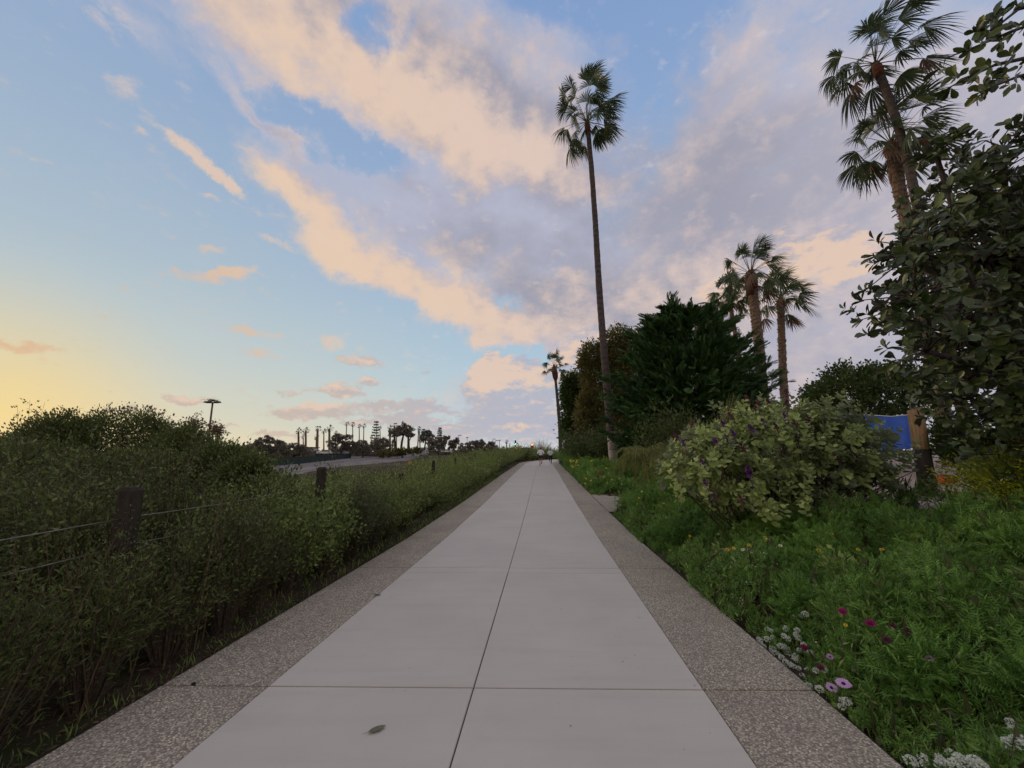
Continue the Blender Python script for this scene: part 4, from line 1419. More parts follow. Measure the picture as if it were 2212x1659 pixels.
# scrub mound between hedge and car park
for (u, y, rx, h, lab) in [(930, 62, 3.0, 1.6, 'brushy mound left end, beyond the fence posts'), (960, 58, 3.4, 2.2, 'brushy grass-green mound in the middle, beyond the fence posts'),
                           (990, 60, 3.2, 2.1, 'brushy mound right end, below the long dark thicket'), (905, 66, 2.4, 1.1, 'low brush at the edge of the car park near the cars'), (1030, 64, 3.2, 1.9, 'scrub right of the brushy mound'),
                           (1065, 66, 3.0, 1.6, 'dark scrub below the distant lamp posts')]:
    x = (u - 1106) / FOC * y
    shrub('brush', (x, y, gz(x, y)), rx, 2.2, h, 90, 26, .13, 'leaf_hedge', lab, rng=rf, start=.1, spread=.12, sr=.01, flat=.5, cat='bush')
for (u, y, h) in [(640, 34, .7), (700, 30, .75), (590, 26, .8), (760, 32, .7), (820, 36, .75), (670, 24, .7), (740, 22, .75), (800, 27, .7), (870, 34, .8), (610, 38, .7)]:
    x = (u - 1106) / FOC * y
    shrub('low_scrub', (x, y, gz(x, y)), 1.6, 1.3, h, 80, 24, .07, 'leaf_hedge', 'low scrub between the cable fence and the car park', 'low scrub by the car park', rng=rf, start=.1, spread=.1, sr=.006, flat=.5)

# pale wooden rails, markers and small posts at the edge of the car park
for (u0, v0, u1, v1, y, lab) in [(973, 998, 984, 998, 33, 'short pale wooden rail between two fence posts'), (986, 1003, 1010, 998, 34, 'pale wooden rail right of the fence post, sloping up'),
                                 (928, 1008, 966, 1004, 26, 'pale log rail lying behind the left fence posts')]:
    a, b = np.array(at(u0, v0, y)), np.array(at(u1, v1, y * 1.04))
    r_ = empty('log_rail', tuple(a), lab, 'rail')
    MB().add(*tube([a, b], .07, 8)).build('rail', M['wood_pale'], r_)
    for e in (a, b):
        MB().add(*tube([(e[0], e[1], gz(e[0], e[1]) - .1), e], .05, 7)).build('post', M['wood_pale'], r_)
p = at(885.8, 999.5, 38)
ys_ = empty('marker_sign', (p.x, p.y, gz(p.x, p.y)), 'small yellow marker sign at the edge of the car park', 'sign')
M['yellow_paint'] = simple('yellow_paint', (.72, .42, .03), (.6, .35, .03), 5, .5)
MB().box((p.x, p.y, p.z), (.26, .04, .28)).build('sign_plate', M['yellow_paint'], ys_)
MB().box((p.x + .01, p.y - .022, p.z + .02), (.07, .006, .09)).build('mark', M['black'], ys_)
MB().box((p.x, p.y + .04, (p.z + gz(p.x, p.y)) / 2), (.05, .04, p.z - gz(p.x, p.y))).build('post', M['wood_pale'], ys_)
p = at(1002.5, 1003, 30)
M['mint'] = simple('mint', (.42, .62, .52), (.36, .54, .46), 5, .7)
fl = MB(); fl.add([(p.x - .12, p.y, p.z + .12), (p.x + .05, p.y - .02, p.z + .15), (p.x + .1, p.y, p.z - .15), (p.x, p.y + .02, p.z - .12)], [(0, 1, 2, 3)])
fo = empty('tied_cloth', (p.x, p.y, gz(p.x, p.y)), 'pale mint green strip of cloth tied to a stake in the scrub', 'cloth')
fl.build('cloth', M['mint'], fo)
MB().add(*tube([(p.x - .1, p.y + .03, gz(p.x, p.y) - .1), (p.x - .12, p.y + .03, p.z + .18)], .015, 5)).build('stake', M['wood_pale'], fo)

# far lamp posts
for i, (u, vt, y, arm, lab) in enumerate([(990.2, 940, 120, 1, 'distant lamp post with a slanted head, right of the last round tree'), (1009.2, 944.5, 125, 0, 'distant lamp post above the long dark thicket'),
                                    (1064.6, 948, 130, 1, 'distant lamp post with slanted head, leftmost of three'), (1070, 951.5, 130, 1, 'distant lamp post, middle of three close together'),
                                    (1079, 950.5, 115, 0, 'distant thick lamp post left of the lone fan palm'), (1101.2, 958.5, 140, 0, 'small faint lamp post right of the lone fan palm')]):
    p = at(u, vt, y); z0 = gz(p.x, y)
    r_ = empty('street_lamp', (p.x, y, z0), lab, 'street lamp', 'distant street lamps')
    MB().add(*tube([(p.x, y, z0), (p.x, y, p.z)], [.11, .07], 7)).build('pole', M['steel'], r_)
    mb = MB()
    mb.add(*tube([(p.x, y, p.z - .05), (p.x + (.7 if arm else .3), y, p.z - .12)], .05, 5))
    mb.box((p.x + (.55 if arm else 0), y, p.z - .05), (.9, .35, .2), taper=.7)
    mb.build('lamp_head', M['steel'], r_)

# traffic lights
M['lens_red'] = simple('lens_red', (.8, .05, .02), None, 3, .3, emis=(1.0, .10, .04), estr=14)
M['lens_green'] = simple('lens_green', (.05, .6, .4), None, 3, .3, emis=(.10, 1.0, .62), estr=9)
M['lens_off'] = simple('lens_off', (.02, .02, .02), None, 3, .3)
for (u, v, y, lit, lab) in [(1113.6, 967.8, 92, 'r', 'traffic light showing red, the lower one of the left pair'), (1113.4, 959.5, 104, 'g', 'traffic light showing green, above the left red one'),
                            (1149.2, 960.4, 80, 'r', 'traffic light showing red in front of the bare shrub')]:
    p = at(u, v, y); z0 = gz(p.x, y)
    r_ = empty('traffic_light', (p.x, y, z0), lab, 'traffic light', 'traffic lights by the bend')
    rad = .17 if y < 100 else .16
    zc = p.z - (.42 if lit == 'r' else -.42)
    MB().add(*tube([(p.x, y + .2, z0), (p.x, y + .2, zc + .5)], .06, 7)).build('pole', M['steel'], r_)
    MB().box((p.x, y + .1, zc), (.42, .22, 1.25)).build('housing', M['black'], r_)
    for j, col in enumerate(('r', 'a', 'g')):
        zz = zc + .42 - .42 * j
        a = np.linspace(0, 2 * PI, 16, endpoint=False)
        V = [(p.x, y - .06, zz)] + [(p.x + rad * math.cos(t), y - .03, zz + rad * math.sin(t)) for t in a]
        F = [(0, 1 + (i + 1) % 16, 1 + i) for i in range(16)]
        on = (col == lit)
        MB().add(V, F).build('lens', M[('lens_red' if lit == 'r' else 'lens_green') if on else 'lens_off'], r_)
        hv = [(p.x + rad * 1.08 * math.cos(t), yy, zz + rad * 1.08 * math.sin(t)) for yy in (y - .01, y - .2) for t in np.linspace(0, PI, 8)]
        MB().add(hv, [(i, i + 1, i + 9, i + 8) for i in range(7)]).build('visor', M['black'], r_)

# parked cars
def car(x, y, z, rot, paint, label, kind='suv', group=None):
    root = empty('parked_car', (0, 0, 0), label, 'car', group)
    prof = [(-2.25, .35), (-2.28, .75), (-2.15, .98), (-1.25, 1.06), (-.65, 1.45), (.9, 1.50), (1.7, 1.42), (2.2, 1.02), (2.26, .6), (2.2, .35)]
    if kind == 'sedan':
        prof = [(-2.3, .32), (-2.34, .65), (-2.2, .85), (-1.2, .93), (-.5, 1.36), (.7, 1.40), (1.5, 1.02), (2.25, .96), (2.3, .6), (2.25, .32)]
    n = len(prof)
    V, F = [], []
    sec = [(-.90, .55), (-.90, 1), (0, 1.0), (.90, 1), (.90, .55)]
    for (px, pz) in prof:
        w = .92 if pz < 1.1 else .72
        V += [(px, -w, .3 if pz < .5 else min(.35, pz)), (px, -w, pz), (px, w, pz), (px, w, .3 if pz < .5 else min(.35, pz))]
    for i in range(n - 1):
        for j in range(3):
            a = i * 4 + j
            F.append((a, a + 1, a + 5, a + 4))
    F += [(0, 3, 2, 1), (4 * (n - 1), 4 * (n - 1) + 1, 4 * (n - 1) + 2, 4 * (n - 1) + 3)]
    MB().add(V, F).build('body', M[paint], root, smooth=False)
    g1, g2 = (3, 6) if kind == 'suv' else (3, 6)
    for s in (-1, 1):
        w = .80 * s
        q = [(prof[3][0] + .35, prof[3][1] + .03), (prof[4][0] + .08, prof[4][1] - .07), (prof[5][0], prof[5][1] - .07), (prof[6][0] - .15, min(prof[6][1] - .02, 1.36)), (prof[6][0] + .1, 1.06)]
        V = [(a, s * (.93 - .21 * max(0, (b - 1.0) / .45)) + .004 * s, b) for a, b in q]
        MB().add(V, [tuple(range(5)) if s < 0 else tuple(range(5))[::-1]]).build('side_window', M['glass_dark'], root)
        for wx in (-1.4, 1.4):
            V, F = tube([(wx, s * .70, .33), (wx, s * .93, .33)], .33, 16)
            wh = MB().add(V, F).build('wheel', M['rubber'], root)
            V, F = tube([(wx, s * .925, .33), (wx, s * .945, .33)], .19, 12)
            MB().add(V, F).build('rim', M['grey_paint'], wh)
        MB().box((-2.25, s * .68, .72), (.10, .34, .13)).build('headlight', M['glass_dark'], root)
        MB().box((2.24, s * .75, .85), (.08, .22, .18)).build('tail_light', M['lens_off'], root)
    a, b = prof[3], prof[4]
    V = [(a[0] + .08, -.74, a[1] + .05), (a[0] + .08, .74, a[1] + .05), (b[0] - .06, .64, b[1] - .03), (b[0] - .06, -.64, b[1] - .03)]
    V = [(x_ - .02, y_, z_ + .02) for x_, y_, z_ in V]
    MB().add(V, [(0, 3, 2, 1)]).build('windscreen', M['glass_dark'], root)
    root.location = (x, y, z)
    root.rotation_euler = (0, 0, rot)
    return root


G_C = 'cars parked beyond the car park'
for (u, y, rot, pnt, lab, k_) in [(886, 150, 0.1, 'white_paint', 'white car in front of the low hedge, leftmost of the parked cars', 'suv'), (903, 156, .05, 'grey_paint', 'silver car right behind the white one by the pay booth', 'sedan'),
                                  (966, 168, .0, 'white_paint', 'white car under the wide dark tree', 'suv'), (980, 172, .0, 'grey_paint', 'pale grey car at the right end of the parked cars', 'sedan'),
                                  (741, 128, .1, 'grey_paint', 'grey car behind the green screen fence', 'sedan'), (706, 124, .1, 'white_paint', 'white car behind the green screen fence below the shaggy palm', 'suv')]:
    x = (u - 1106) / FOC * y
    zz = gz(x, y)
    if y > 145: zz = max(zz, at(u, 984 if y < 160 else 978, y).z)
    else: zz = at(u, 982, y).z
    car(x, y, zz, rot, pnt, lab, k_, G_C)
x, y = -37.5, 34.5
car(x, y, gz(x, y), 1.2, 'white_paint', 'white car half hidden behind the twiggy scrub at the far left', 'sedan')
# pay booth
p = at(912.5, 980, 148); 
bo = empty('pay_booth', (p.x, p.y, p.z - .6), 'small grey booth with a white post beside the parked cars', 'booth')
MB().box((p.x, p.y, p.z + .9), (2.2, 1.6, 2.4)).build('wall', M['grey_paint'], bo)
MB().box((p.x, p.y, p.z + 2.2), (2.7, 2.0, .18)).build('roof', M['steel'], bo)
MB().box((p.x, p.y - .81, p.z + 1.3), (1.2, .03, .7)).build('window', M['glass_dark'], bo)
MB().box((p.x + 1.9, p.y - 1, p.z + .6), (.22, .22, 2.2)).build('post', M['white_paint'], bo)
# low building between the palms
p = at(672, 977, 150)
hb_ = empty('low_building', (p.x, p.y, p.z - 1), 'low pale building between the skyline palms', 'building')
MB().box((p.x, p.y, p.z + .4), (3.2, 3, 2.6)).build('wall', M['white_paint'], hb_)
MB().box((p.x + .2, p.y - 1.2, p.z + 1.8), (4.4, 6, .25)).build('roof', M['pole_brown'], hb_)
for dx in (-.9, 0, .9):
    MB().box((p.x + dx, p.y - 1.51, p.z + .7), (.5, .04, .8)).build('window', M['glass_dark'], hb_)

# bare shrub by the bend
p = at(1168, 968, 78)
bs = empty('bare_shrub', (p.x, p.y, gz(p.x, p.y)), 'leafless pale grey shrub behind the runners', 'shrub')
K = 190
P0 = np.array([[p.x, p.y, gz(p.x, p.y)]]) + rf.normal(0, .5, (K, 3)) * [1, 1, 0]
az = rf.uniform(-1, 1, K)
P2 = P0 + np.stack([az * 2.4, rf.normal(0, .8, K), rf.uniform(2.6, 4.2, K) * (1 - .25 * np.abs(az)) + (p.z - gz(p.x, p.y)) * .35], 1)
P1 = P0 * .5 + P2 * .5 + np.stack([-az * .5, rf.normal(0, .3, K), rf.normal(0, .3, K)], 1)
MB().add(*stem_mesh(P0, P1, P2, np.full(K, .030))).build('branches', M['wood_pale'], bs)

# ================================================================== right side
rr_ = np.random.default_rng(33)

# palms
fan_palm('fan_palm', (1268, 258), 23.0, [(1327, 1012), (1322, 960), (1313, 860), (1303, 740), (1294, 620), (1286, 480), (1279, 380), (1271, 290)], .25, .155, 2.35,
         'tall slender palm with a white painted trunk foot beside the path', n=40, nseg=30, seed=3, white=float(at(1322, 932, 23).z), boot=.9, wind=.30, dead=0, el_lo=-22, uplift=.75)
fan_palm('fan_palm', (1197, 786), 50.0, [(1211, 962), (1209, 920), (1205, 870), (1200, 820)], .26, .17, 1.85,
         'smaller slender palm in the distance where the path bends, left of the trees', n=22, nseg=16, seed=8, boot=1.9, bulge=1.7, wind=.2, dead=1)
fan_palm('fan_palm', (1622, 585), 25.0, [(1652, 900), (1645, 820), (1640, 750), (1630, 660), (1622, 610)], .34, .28, 2.15,
         'thick shaggy trunked palm, middle and tallest of the three behind the cypress', n=36, nseg=26, seed=12, bark='palm_bark_warm', boot=1.6, boots=True, wind=.32)
fan_palm('fan_palm', (1576, 630), 32.0, [(1610, 900), (1600, 800), (1588, 720), (1579, 670)], .22, .17, 2.0,
         'thin palm half hidden by the cypress, left of the thick one', n=36, nseg=20, seed=14, bark='palm_bark_warm', boot=1.0, wind=.3)
fan_palm('fan_palm', (1686, 642), 28.0, [(1694, 900), (1692, 820), (1689, 740), (1687, 680)], .27, .23, 2.2,
         'shorter palm with rough pinkish trunk, right of the three behind the cypress', n=30, nseg=24, seed=17, bark='palm_bark_warm', boot=.8, boots=True, wind=.36)
fan_palm('fan_palm', (1891, 132), 17.0, [(2085, 900), (2040, 700), (1998, 520), (1968, 380), (1940, 270), (1912, 190)], .22, .17, 2.6,
         'tall palm leaning left at the top right, crossing in front of its thicker neighbour', n=32, nseg=30, seed=23, boot=.8, wind=.34, uplift=.25, el_lo=-30)
fan_palm('fan_palm', (1925, 305), 18.0, [(2038, 900), (2000, 700), (1965, 500), (1945, 420), (1930, 350)], .30, .25, 2.5,
         'palm with thick rough tan trunk behind the leaning one at the top right', n=34, nseg=28, seed=29, bark='palm_bark_warm', boot=.7, boots=True, wind=.30, el_lo=-35)

# cypress: boughs swept out and up, each a feathered plume
cb = (9.1, 20.0, gz(9.1, 20))
cy = empty('cypress', cb, 'big dark green cypress with feathery swept branches behind the flowering bush', 'tree')
mb, mt = MB(), MB()
ax0 = np.array([9.1, 20.0, cb[2]]); kz = 20 / FOC
mt.add(*tube([ax0 - (0, 0, .3), ax0 + (0, 0, 3), ax0 + (.2, 0, 6.0)], [.42, .3, .08], 10))
prof_v = [640, 680, 720, 760, 820, 880, 940, 985]
prof_l = [.3, 1.6, 2.8, 3.5, 4.0, 4.2, 4.1, 3.6]
bough = []
for i in range(250):
    v = rr_.uniform(690, 985) if i > 30 else rr_.uniform(668, 740)
    z = at(1490, v, 20).z
    env = np.interp(v, prof_v, prof_l)
    az_ = rr_.uniform(0, 2 * PI)
    q = rr_.uniform(.72, 1.16) * (1 - .07 * math.cos(az_))
    tip = np.array([ax0[0] + .35 + math.cos(az_) * env * q, 20 + math.sin(az_) * env * q * .6, z])
    o = np.array([ax0[0] + .35 + math.cos(az_) * env * .15, 20 + math.sin(az_) * env * .15, max(z - env * rr_.uniform(.10, .42), cb[2] + .3)])
    bough.append((o, tip, 1.0))
for (u, v, h) in [(1452, 645, 1.5), (1490, 662, 1.2), (1546, 652, 1.5), (1582, 648, 1.4), (1520, 672, 1.0), (1425, 690, 1.2), (1598, 682, 1.2), (1622, 722, 1.2), (1640, 742, 1.2), (1642, 770, 1.2), (1648, 800, 1.2), (1650, 822, 1.3), (1655, 862, 1.6), (1388, 735, 1.2), (1362, 770, 1.2), (1350, 820, 1.2), (1660, 790, 1.0), (1640, 845, 1.2), (1468, 668, 1.1), (1408, 712, 1.1)]:
    tip = np.array(at(u, v, 20 + rr_.uniform(-1.2, .6)))
    d = tip - np.array([9.35, 20, tip[2] - 2.6])
    bough.append((tip - d * .62, tip, h))
for (o, tip, h) in bough:
    L = np.linalg.norm(tip - o); d = (tip - o) / L
    mid = (o + tip) / 2 + np.array([0, 0, -.10 * L])
    n_ = 76
    t = np.sqrt(rr_.uniform(.08, 1, n_))[:, None]
    C = (1 - t) ** 2 * o + 2 * t * (1 - t) * mid + t ** 2 * tip
    T = unit(2 * (1 - t) * (mid - o) + 2 * t * (tip - mid))
    w = (1.02 - t) ** .9
    P = C + rr_.normal(0, .20, (n_, 3)) * w
    D = T * 1.0 + rr_.normal(0, .55, (n_, 3)) * (w + .15) + [0, 0, .12]
    mb.add(*scatter(SPRAY, P, D, (.22 + .34 * w[:, 0]) * rr_.uniform(.7, 1.2, n_), rr_))
    mt.add(*tube([o, mid, tip], [.035, .02, .006], 4))
n_ = 2600                              # dense inner foliage close to the trunk
dd = unit(rr_.normal(size=(n_, 3)))
P = np.array([9.1, 20.0, cb[2] + 3.7]) + dd * np.array([2.5, 2.2, 3.0]) * rr_.uniform(.2, 1, (n_, 1)) ** .5
mb.add(*scatter(SPRAY, P, dd + [0, 0, .3] + rr_.normal(0, .4, (n_, 3)), rr_.uniform(.35, .65, n_), rr_))
for (o, tip, h) in bough:          # thin pointed shoots at the ends
    d = unit(tip - o)
    n_ = 9
    P = tip - d * rr_.uniform(0, .5, n_)[:, None] + rr_.normal(0, .10, (n_, 3))
    mb.add(*scatter(SPRAY, P, d + rr_.normal(0, .38, (n_, 3)) + [0, 0, .2], rr_.uniform(.25, .55, n_), rr_, width=.55))
mb.build('crown', M['leaf_cypress'], cy)
mt.build('trunk', M['bark_grey'], cy)

# trees behind the tall palm
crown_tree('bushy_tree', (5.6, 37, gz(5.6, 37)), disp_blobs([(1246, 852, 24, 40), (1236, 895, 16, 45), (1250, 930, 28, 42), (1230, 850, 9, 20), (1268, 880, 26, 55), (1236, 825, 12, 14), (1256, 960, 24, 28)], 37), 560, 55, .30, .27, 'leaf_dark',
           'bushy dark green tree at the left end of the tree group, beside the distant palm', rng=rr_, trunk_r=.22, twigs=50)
crown_tree('paperbark_tree', (6.8, 34, gz(6.8, 34)), disp_blobs([(1285, 775, 32, 35), (1300, 830, 40, 60), (1278, 900, 30, 60), (1310, 920, 36, 60), (1268, 800, 16, 20), (1325, 790, 25, 40), (1290, 755, 12, 10), (1262, 775, 8, 8)], 34), 620, 55, .22, .24, 'leaf_melaleuca',
           'brownish olive tree with pale upright limbs just left of the tall palm trunk', rng=rr_, trunk_r=.25, twigs=70)
crown_tree('paperbark_tree', (9.2, 33, gz(9.2, 33)), disp_blobs([(1338, 735, 28, 25), (1350, 770, 30, 40), (1318, 750, 20, 22), (1345, 840, 35, 80), (1330, 930, 30, 50), (1372, 860, 26, 90), (1385, 930, 30, 60)], 33), 480, 55, .28, .24, 'leaf_melaleuca',
           'reddish brown leafed tree crown right behind the tall palm trunk', rng=rr_, trunk_r=.22, twigs=50)
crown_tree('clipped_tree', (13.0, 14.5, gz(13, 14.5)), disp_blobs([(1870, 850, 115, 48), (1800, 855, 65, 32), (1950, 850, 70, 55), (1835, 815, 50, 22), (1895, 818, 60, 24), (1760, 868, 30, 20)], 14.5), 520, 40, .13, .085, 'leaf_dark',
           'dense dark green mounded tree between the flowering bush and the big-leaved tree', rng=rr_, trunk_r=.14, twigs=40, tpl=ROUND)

# broad-leaved tree leaning in from the right
base = (6.6, 4.9, gz(6.6, 4.9))
BT = empty('broadleaf_tree', base, 'large dark tree with big leathery leaves filling the right edge', 'tree')
bl = disp_blobs([(2110, 400, 110, 85, 3.9, .7), (1995, 545, 105, 80, 3.7, .6), (1985, 640, 115, 75, 3.6, .6), (2130, 560, 160, 140, 4.2, .9), (2080, 720, 150, 100, 4.0, .8), (2000, 760, 80, 45, 3.6, .5), (2170, 320, 90, 50, 3.9, .6),
                 (2230, 500, 200, 200, 4.4, 1.0), (2230, 760, 200, 160, 4.4, 1.0), (2160, 880, 120, 90, 4.3, .8), (2240, 960, 120, 90, 4.2, .7), (2040, 480, 60, 40, 3.6, .4), (2090, 820, 90, 40, 4.0, .5), (2400, 600, 220, 260, 4.6, 1.2), (2020, 330, 40, 22, 3.8, .3)], 4)
NR = 2300
vol = np.array([r[0] * r[2] for c, r in bl]); pick = rr_.choice(len(bl), NR, p=vol / vol.sum())
C = np.array([bl[i][0] for i in pick]); Rr = np.array([bl[i][1] for i in pick])
dn = unit(rr_.normal(size=(NR, 3)))
q = rr_.uniform(.35, 1.04, NR)[:, None]
TP = C + dn * Rr * q
TD = unit(dn * .8 + [-.25, -.1, .35] + rr_.normal(0, .3, (NR, 3)))
# the branch that hangs in at the top right
bp = [at(2260, 40, 3.3), at(2180, 70, 3.25), at(2110, 100, 3.2), at(2045, 125, 3.15)]
bp2 = [at(2240, 120, 3.3), at(2150, 140, 3.2), at(2085, 170, 3.15), at(2040, 195, 3.1)]
bp3 = [at(2260, 0, 3.3), at(2200, 20, 3.2), at(2150, 60, 3.2), at(2120, 75, 3.15)]
bp4 = [at(2260, 150, 3.35), at(2200, 165, 3.25), at(2150, 185, 3.2), at(2120, 200, 3.2)]
eT, eD = [], []
for b in (bp, bp2, bp3, bp4):
    b = np.array([tuple(p) for p in b])
    for t in np.linspace(.15, 3, 8 if b is not bp4 else 5):
        i = min(int(t), 2); f = t - i
        p = b[i] * (1 - f) + b[i + 1] * f
        for _ in range(1):
            eT.append(p + rr_.normal(0, .05, 3)); eD.append((b[i + 1] - b[i]) / np.linalg.norm(b[i + 1] - b[i]) + rr_.normal(0, .5, 3) + [0, 0, .3])
TP = np.concatenate([TP, np.array(eT)]); TD = np.concatenate([TD, unit(np.array(eD))])
kl = rr_.integers(5, 9, len(TP))
idx = np.repeat(np.arange(len(TP)), kl)
n = len(idx)
up_ = unit(rr_.normal(size=(n, 3)))
sd = unit(np.cross(TD[idx], up_))
LD = unit(TD[idx] * rr_.uniform(.15, .9, n)[:, None] + sd * rr_.uniform(.6, 1.0, n)[:, None])
LP = TP[idx] + TD[idx] * rr_.uniform(-.06, .03, n)[:, None]
LS = rr_.uniform(.065, .145, n)
LU = TD[idx] + rr_.normal(0, .25, (n, 3))
# the leaves that show largest are single parts, the rest one mass
dist = np.linalg.norm(LP - np.array([0, 0, EYE]), axis=1)
edge = LP[:, 0] / LP[:, 1] + rr_.normal(0, .12, n)
inview = (LP[:, 0] / LP[:, 1] < 1.30)
score = np.where(inview, dist + edge * 1.2, 99)
order = np.argsort(score)
near = np.zeros(n, bool); near[order[:290]] = True
V, F = scatter(OBOV, LP[~near], LD[~near], LS[~near], rr_, up=LU[~near])
o = MB().add(V, F).build('leaves', M['leaf_big'], BT, smooth=True); o['kind'] = 'stuff'
leafmesh = []
for k in range(4):
    tv = OBOV[0].copy(); tv[:, 2] *= (.6 + .5 * k); tv[:, 0] *= (.9 + .07 * k)
    leafmesh.append(MB().add(tv, OBOV[1]).mesh('leaf', [M['leaf_big']], True))
bo_ = np.array(base)
for i in np.where(near)[0]:
    d = LD[i]; x = np.cross(d, LU[i]); x /= np.linalg.norm(x); z = np.cross(x, d)
    ob = bpy.data.objects.new('leaf', leafmesh[i % 4]); COL.objects.link(ob); ob.parent = BT
    Mx = Matrix(((x[0], d[0], z[0]), (x[1], d[1], z[1]), (x[2], d[2], z[2])))
    ob.matrix_local = Matrix.Translation(Vector(LP[i] - bo_)) @ Mx.to_4x4() @ Matrix.Scale(LS[i], 4)
mb = MB()
root_p = np.array(base)
fork = np.array([6.0, 4.6, 2.4])
mb.add(*tube([root_p - (0, 0, .2), (root_p + fork) / 2 + (.1, .05, 0), fork], [.16, .13, .10], 10, jitter=.06))
cs = np.array([c for c, r in bl])
for c in cs:
    mb.add(*tube([fork, (fork + c) / 2 + (0, 0, .1), c], [.06, .04, .02], 6))
for b in (bp, bp2, bp3, bp4):
    b0 = np.array([tuple(p) for p in b])
    mb.add(*tube(np.concatenate([[cs[6] + (.6, .2, .5)], b0]), [.03, .02, .014, .010, .005], 6))
for i in range(0, NR, 2):
    k = pick[i]
    mb.add(*tube([cs[k], (cs[k] + TP[i]) / 2 + rr_.normal(0, .04, 3), TP[i]], [.012, .008, .005], 3))
mb.build('trunk', M['bark_grey'], BT, smooth=True)

# flowering bush with round felty leaves
FB0 = (4.3, 6.7, gz(4.3, 6.7))
FB = empty('flowering_bush', FB0, 'wide bush with round pale green leaves and purple flower spikes beside the bed', 'bush')
fbb = disp_blobs([(1690, 960, 210, 90, 6.5, 1.0), (1545, 1010, 115, 72, 6.2, .8), (1480, 985, 50, 45, 6.3, .5), (1770, 922, 92, 46, 6.6, .8), (1835, 965, 50, 40, 6.7, .6), (1640, 1050, 130, 45, 6.0, .7), (1720, 905, 80, 35, 6.6, .6),
                  (1600, 935, 80, 40, 6.5, .6), (1800, 1000, 100, 60, 6.3, .8), (1740, 1070, 60, 22, 5.9, .4), (1880, 1060, 50, 22, 6.2, .3)], 6.5)
NS = 1500
vol = np.array([r[0] * r[2] for c, r in fbb]); pick = rr_.choice(len(fbb), NS, p=vol / vol.sum())
dn = unit(rr_.normal(size=(NS, 3)) + [0, -.25, .2])
TP = np.array([fbb[i][0] for i in pick]) + dn * np.array([fbb[i][1] for i in pick]) * rr_.uniform(.55, 1.12, NS)[:, None]
TP += .16 * np.stack([np.sin(TP[:, 2] * 9 + TP[:, 0] * 4), np.cos(TP[:, 0] * 6), np.sin(TP[:, 0] * 7.3 + TP[:, 1] * 3) + .6 * np.sin(TP[:, 0] * 15)], 1)
TP[:, 2] = np.maximum(TP[:, 2], land(TP[:, 0], TP[:, 1])[0] + .12)
TD = unit(dn * .6 + [.12, 0, .55] + rr_.normal(0, .3, (NS, 3)))
LPs, LDs, LUs, LSs = [], [], [], []
for lev in range(4):                       # opposite pairs, each pair crossed to the last
    a = unit(np.cross(TD, [0.3, .8, .1])); b = np.cross(TD, a)
    th = lev * PI / 2 + rr_.uniform(0, .5, NS)
    for s in (0, PI):
        v_ = a * np.cos(th + s)[:, None] + b * np.sin(th + s)[:, None]
        LPs.append(TP - TD * (.045 * lev)); LDs.append(unit(v_ + TD * (.75 - .15 * lev)[..., None] if False else v_ + TD * (.8 - .18 * lev)))
        LUs.append(TD + rr_.normal(0, .15, (NS, 3))); LSs.append((.055 + .020 * lev) * rr_.uniform(.75, 1.2, NS))
LP = np.concatenate(LPs); LD = np.concatenate(LDs); LU = np.concatenate(LUs); LS = np.concatenate(LSs)
dist = np.linalg.norm(LP - [0, 0, EYE], axis=1) - LS * 22 + rr_.normal(0, .15, len(LP))
near = np.zeros(len(LP), bool); near[np.argsort(dist)[:280]] = True
V, F = scatter(ROUND, LP[~near], LD[~near], LS[~near], rr_, up=LU[~near])
o = MB().add(V, F).build('leaves', M['leaf_round'], FB, smooth=True); o['kind'] = 'stuff'
leafmesh = []
for k in range(4):
    tv = ROUND[0].copy(); tv[:, 2] *= (.6 + .5 * k)
    leafmesh.append(MB().add(tv, ROUND[1]).mesh('leaf', [M['leaf_round']], True))
bo_ = np.array(FB0)
for i in np.where(near)[0]:
    d = LD[i]; x = np.cross(d, LU[i]); x /= np.linalg.norm(x); z = np.cross(x, d)
    ob = bpy.data.objects.new('leaf', leafmesh[i % 4]); COL.objects.link(ob); ob.parent = FB
    Mx = Matrix(((x[0], d[0], z[0]), (x[1], d[1], z[1]), (x[2], d[2], z[2])))
    ob.matrix_local = Matrix.Translation(Vector(LP[i] - bo_)) @ Mx.to_4x4() @ Matrix.Scale(LS[i], 4)
K = 260
sel = rr_.choice(NS, K, replace=False)
P2 = TP[sel]; P0 = np.stack([4.6 + (P2[:, 0] - 4.6) * .35 + rr_.normal(0, .12, K), np.full(K, 6.7) + rr_.normal(0, .2, K), np.zeros(K)], 1)
P0[:, 2] = land(P0[:, 0], P0[:, 1])[0]
P1 = (P0 + P2) / 2 + rr_.normal(0, .10, (K, 3)) + [0, 0, .05]
MB().add(*stem_mesh(P0, P1, P2, np.full(K, .012), 5)).build('stems', M['stem'], FB)
# twisted bare lower branches on its right side
K = 60
P0 = np.stack([rr_.uniform(4.9, 5.9, K), rr_.uniform(6.3, 6.9, K), np.zeros(K)], 1); P0[:, 2] = land(P0[:, 0], P0[:, 1])[0]
P2 = P0 + np.stack([rr_.uniform(-.3, 1.2, K), rr_.normal(0, .25, K), rr_.uniform(.25, .8, K)], 1)
P1 = (P0 + P2) / 2 + rr_.normal(0, .16, (K, 3))
MB().add(*stem_mesh(P0, P1, P2, rr_.uniform(.008, .016, K), 6)).build('bare_branches', M['stem'], FB)
M['petal_purple'] = foliage('petal_purple', [(.07, .012, .13), (.13, .02, .20), (.20, .04, .26)], .25)
M['petal_dull'] = foliage('petal_dull', [(.09, .03, .05), (.14, .05, .08), (.18, .07, .10)], .25)


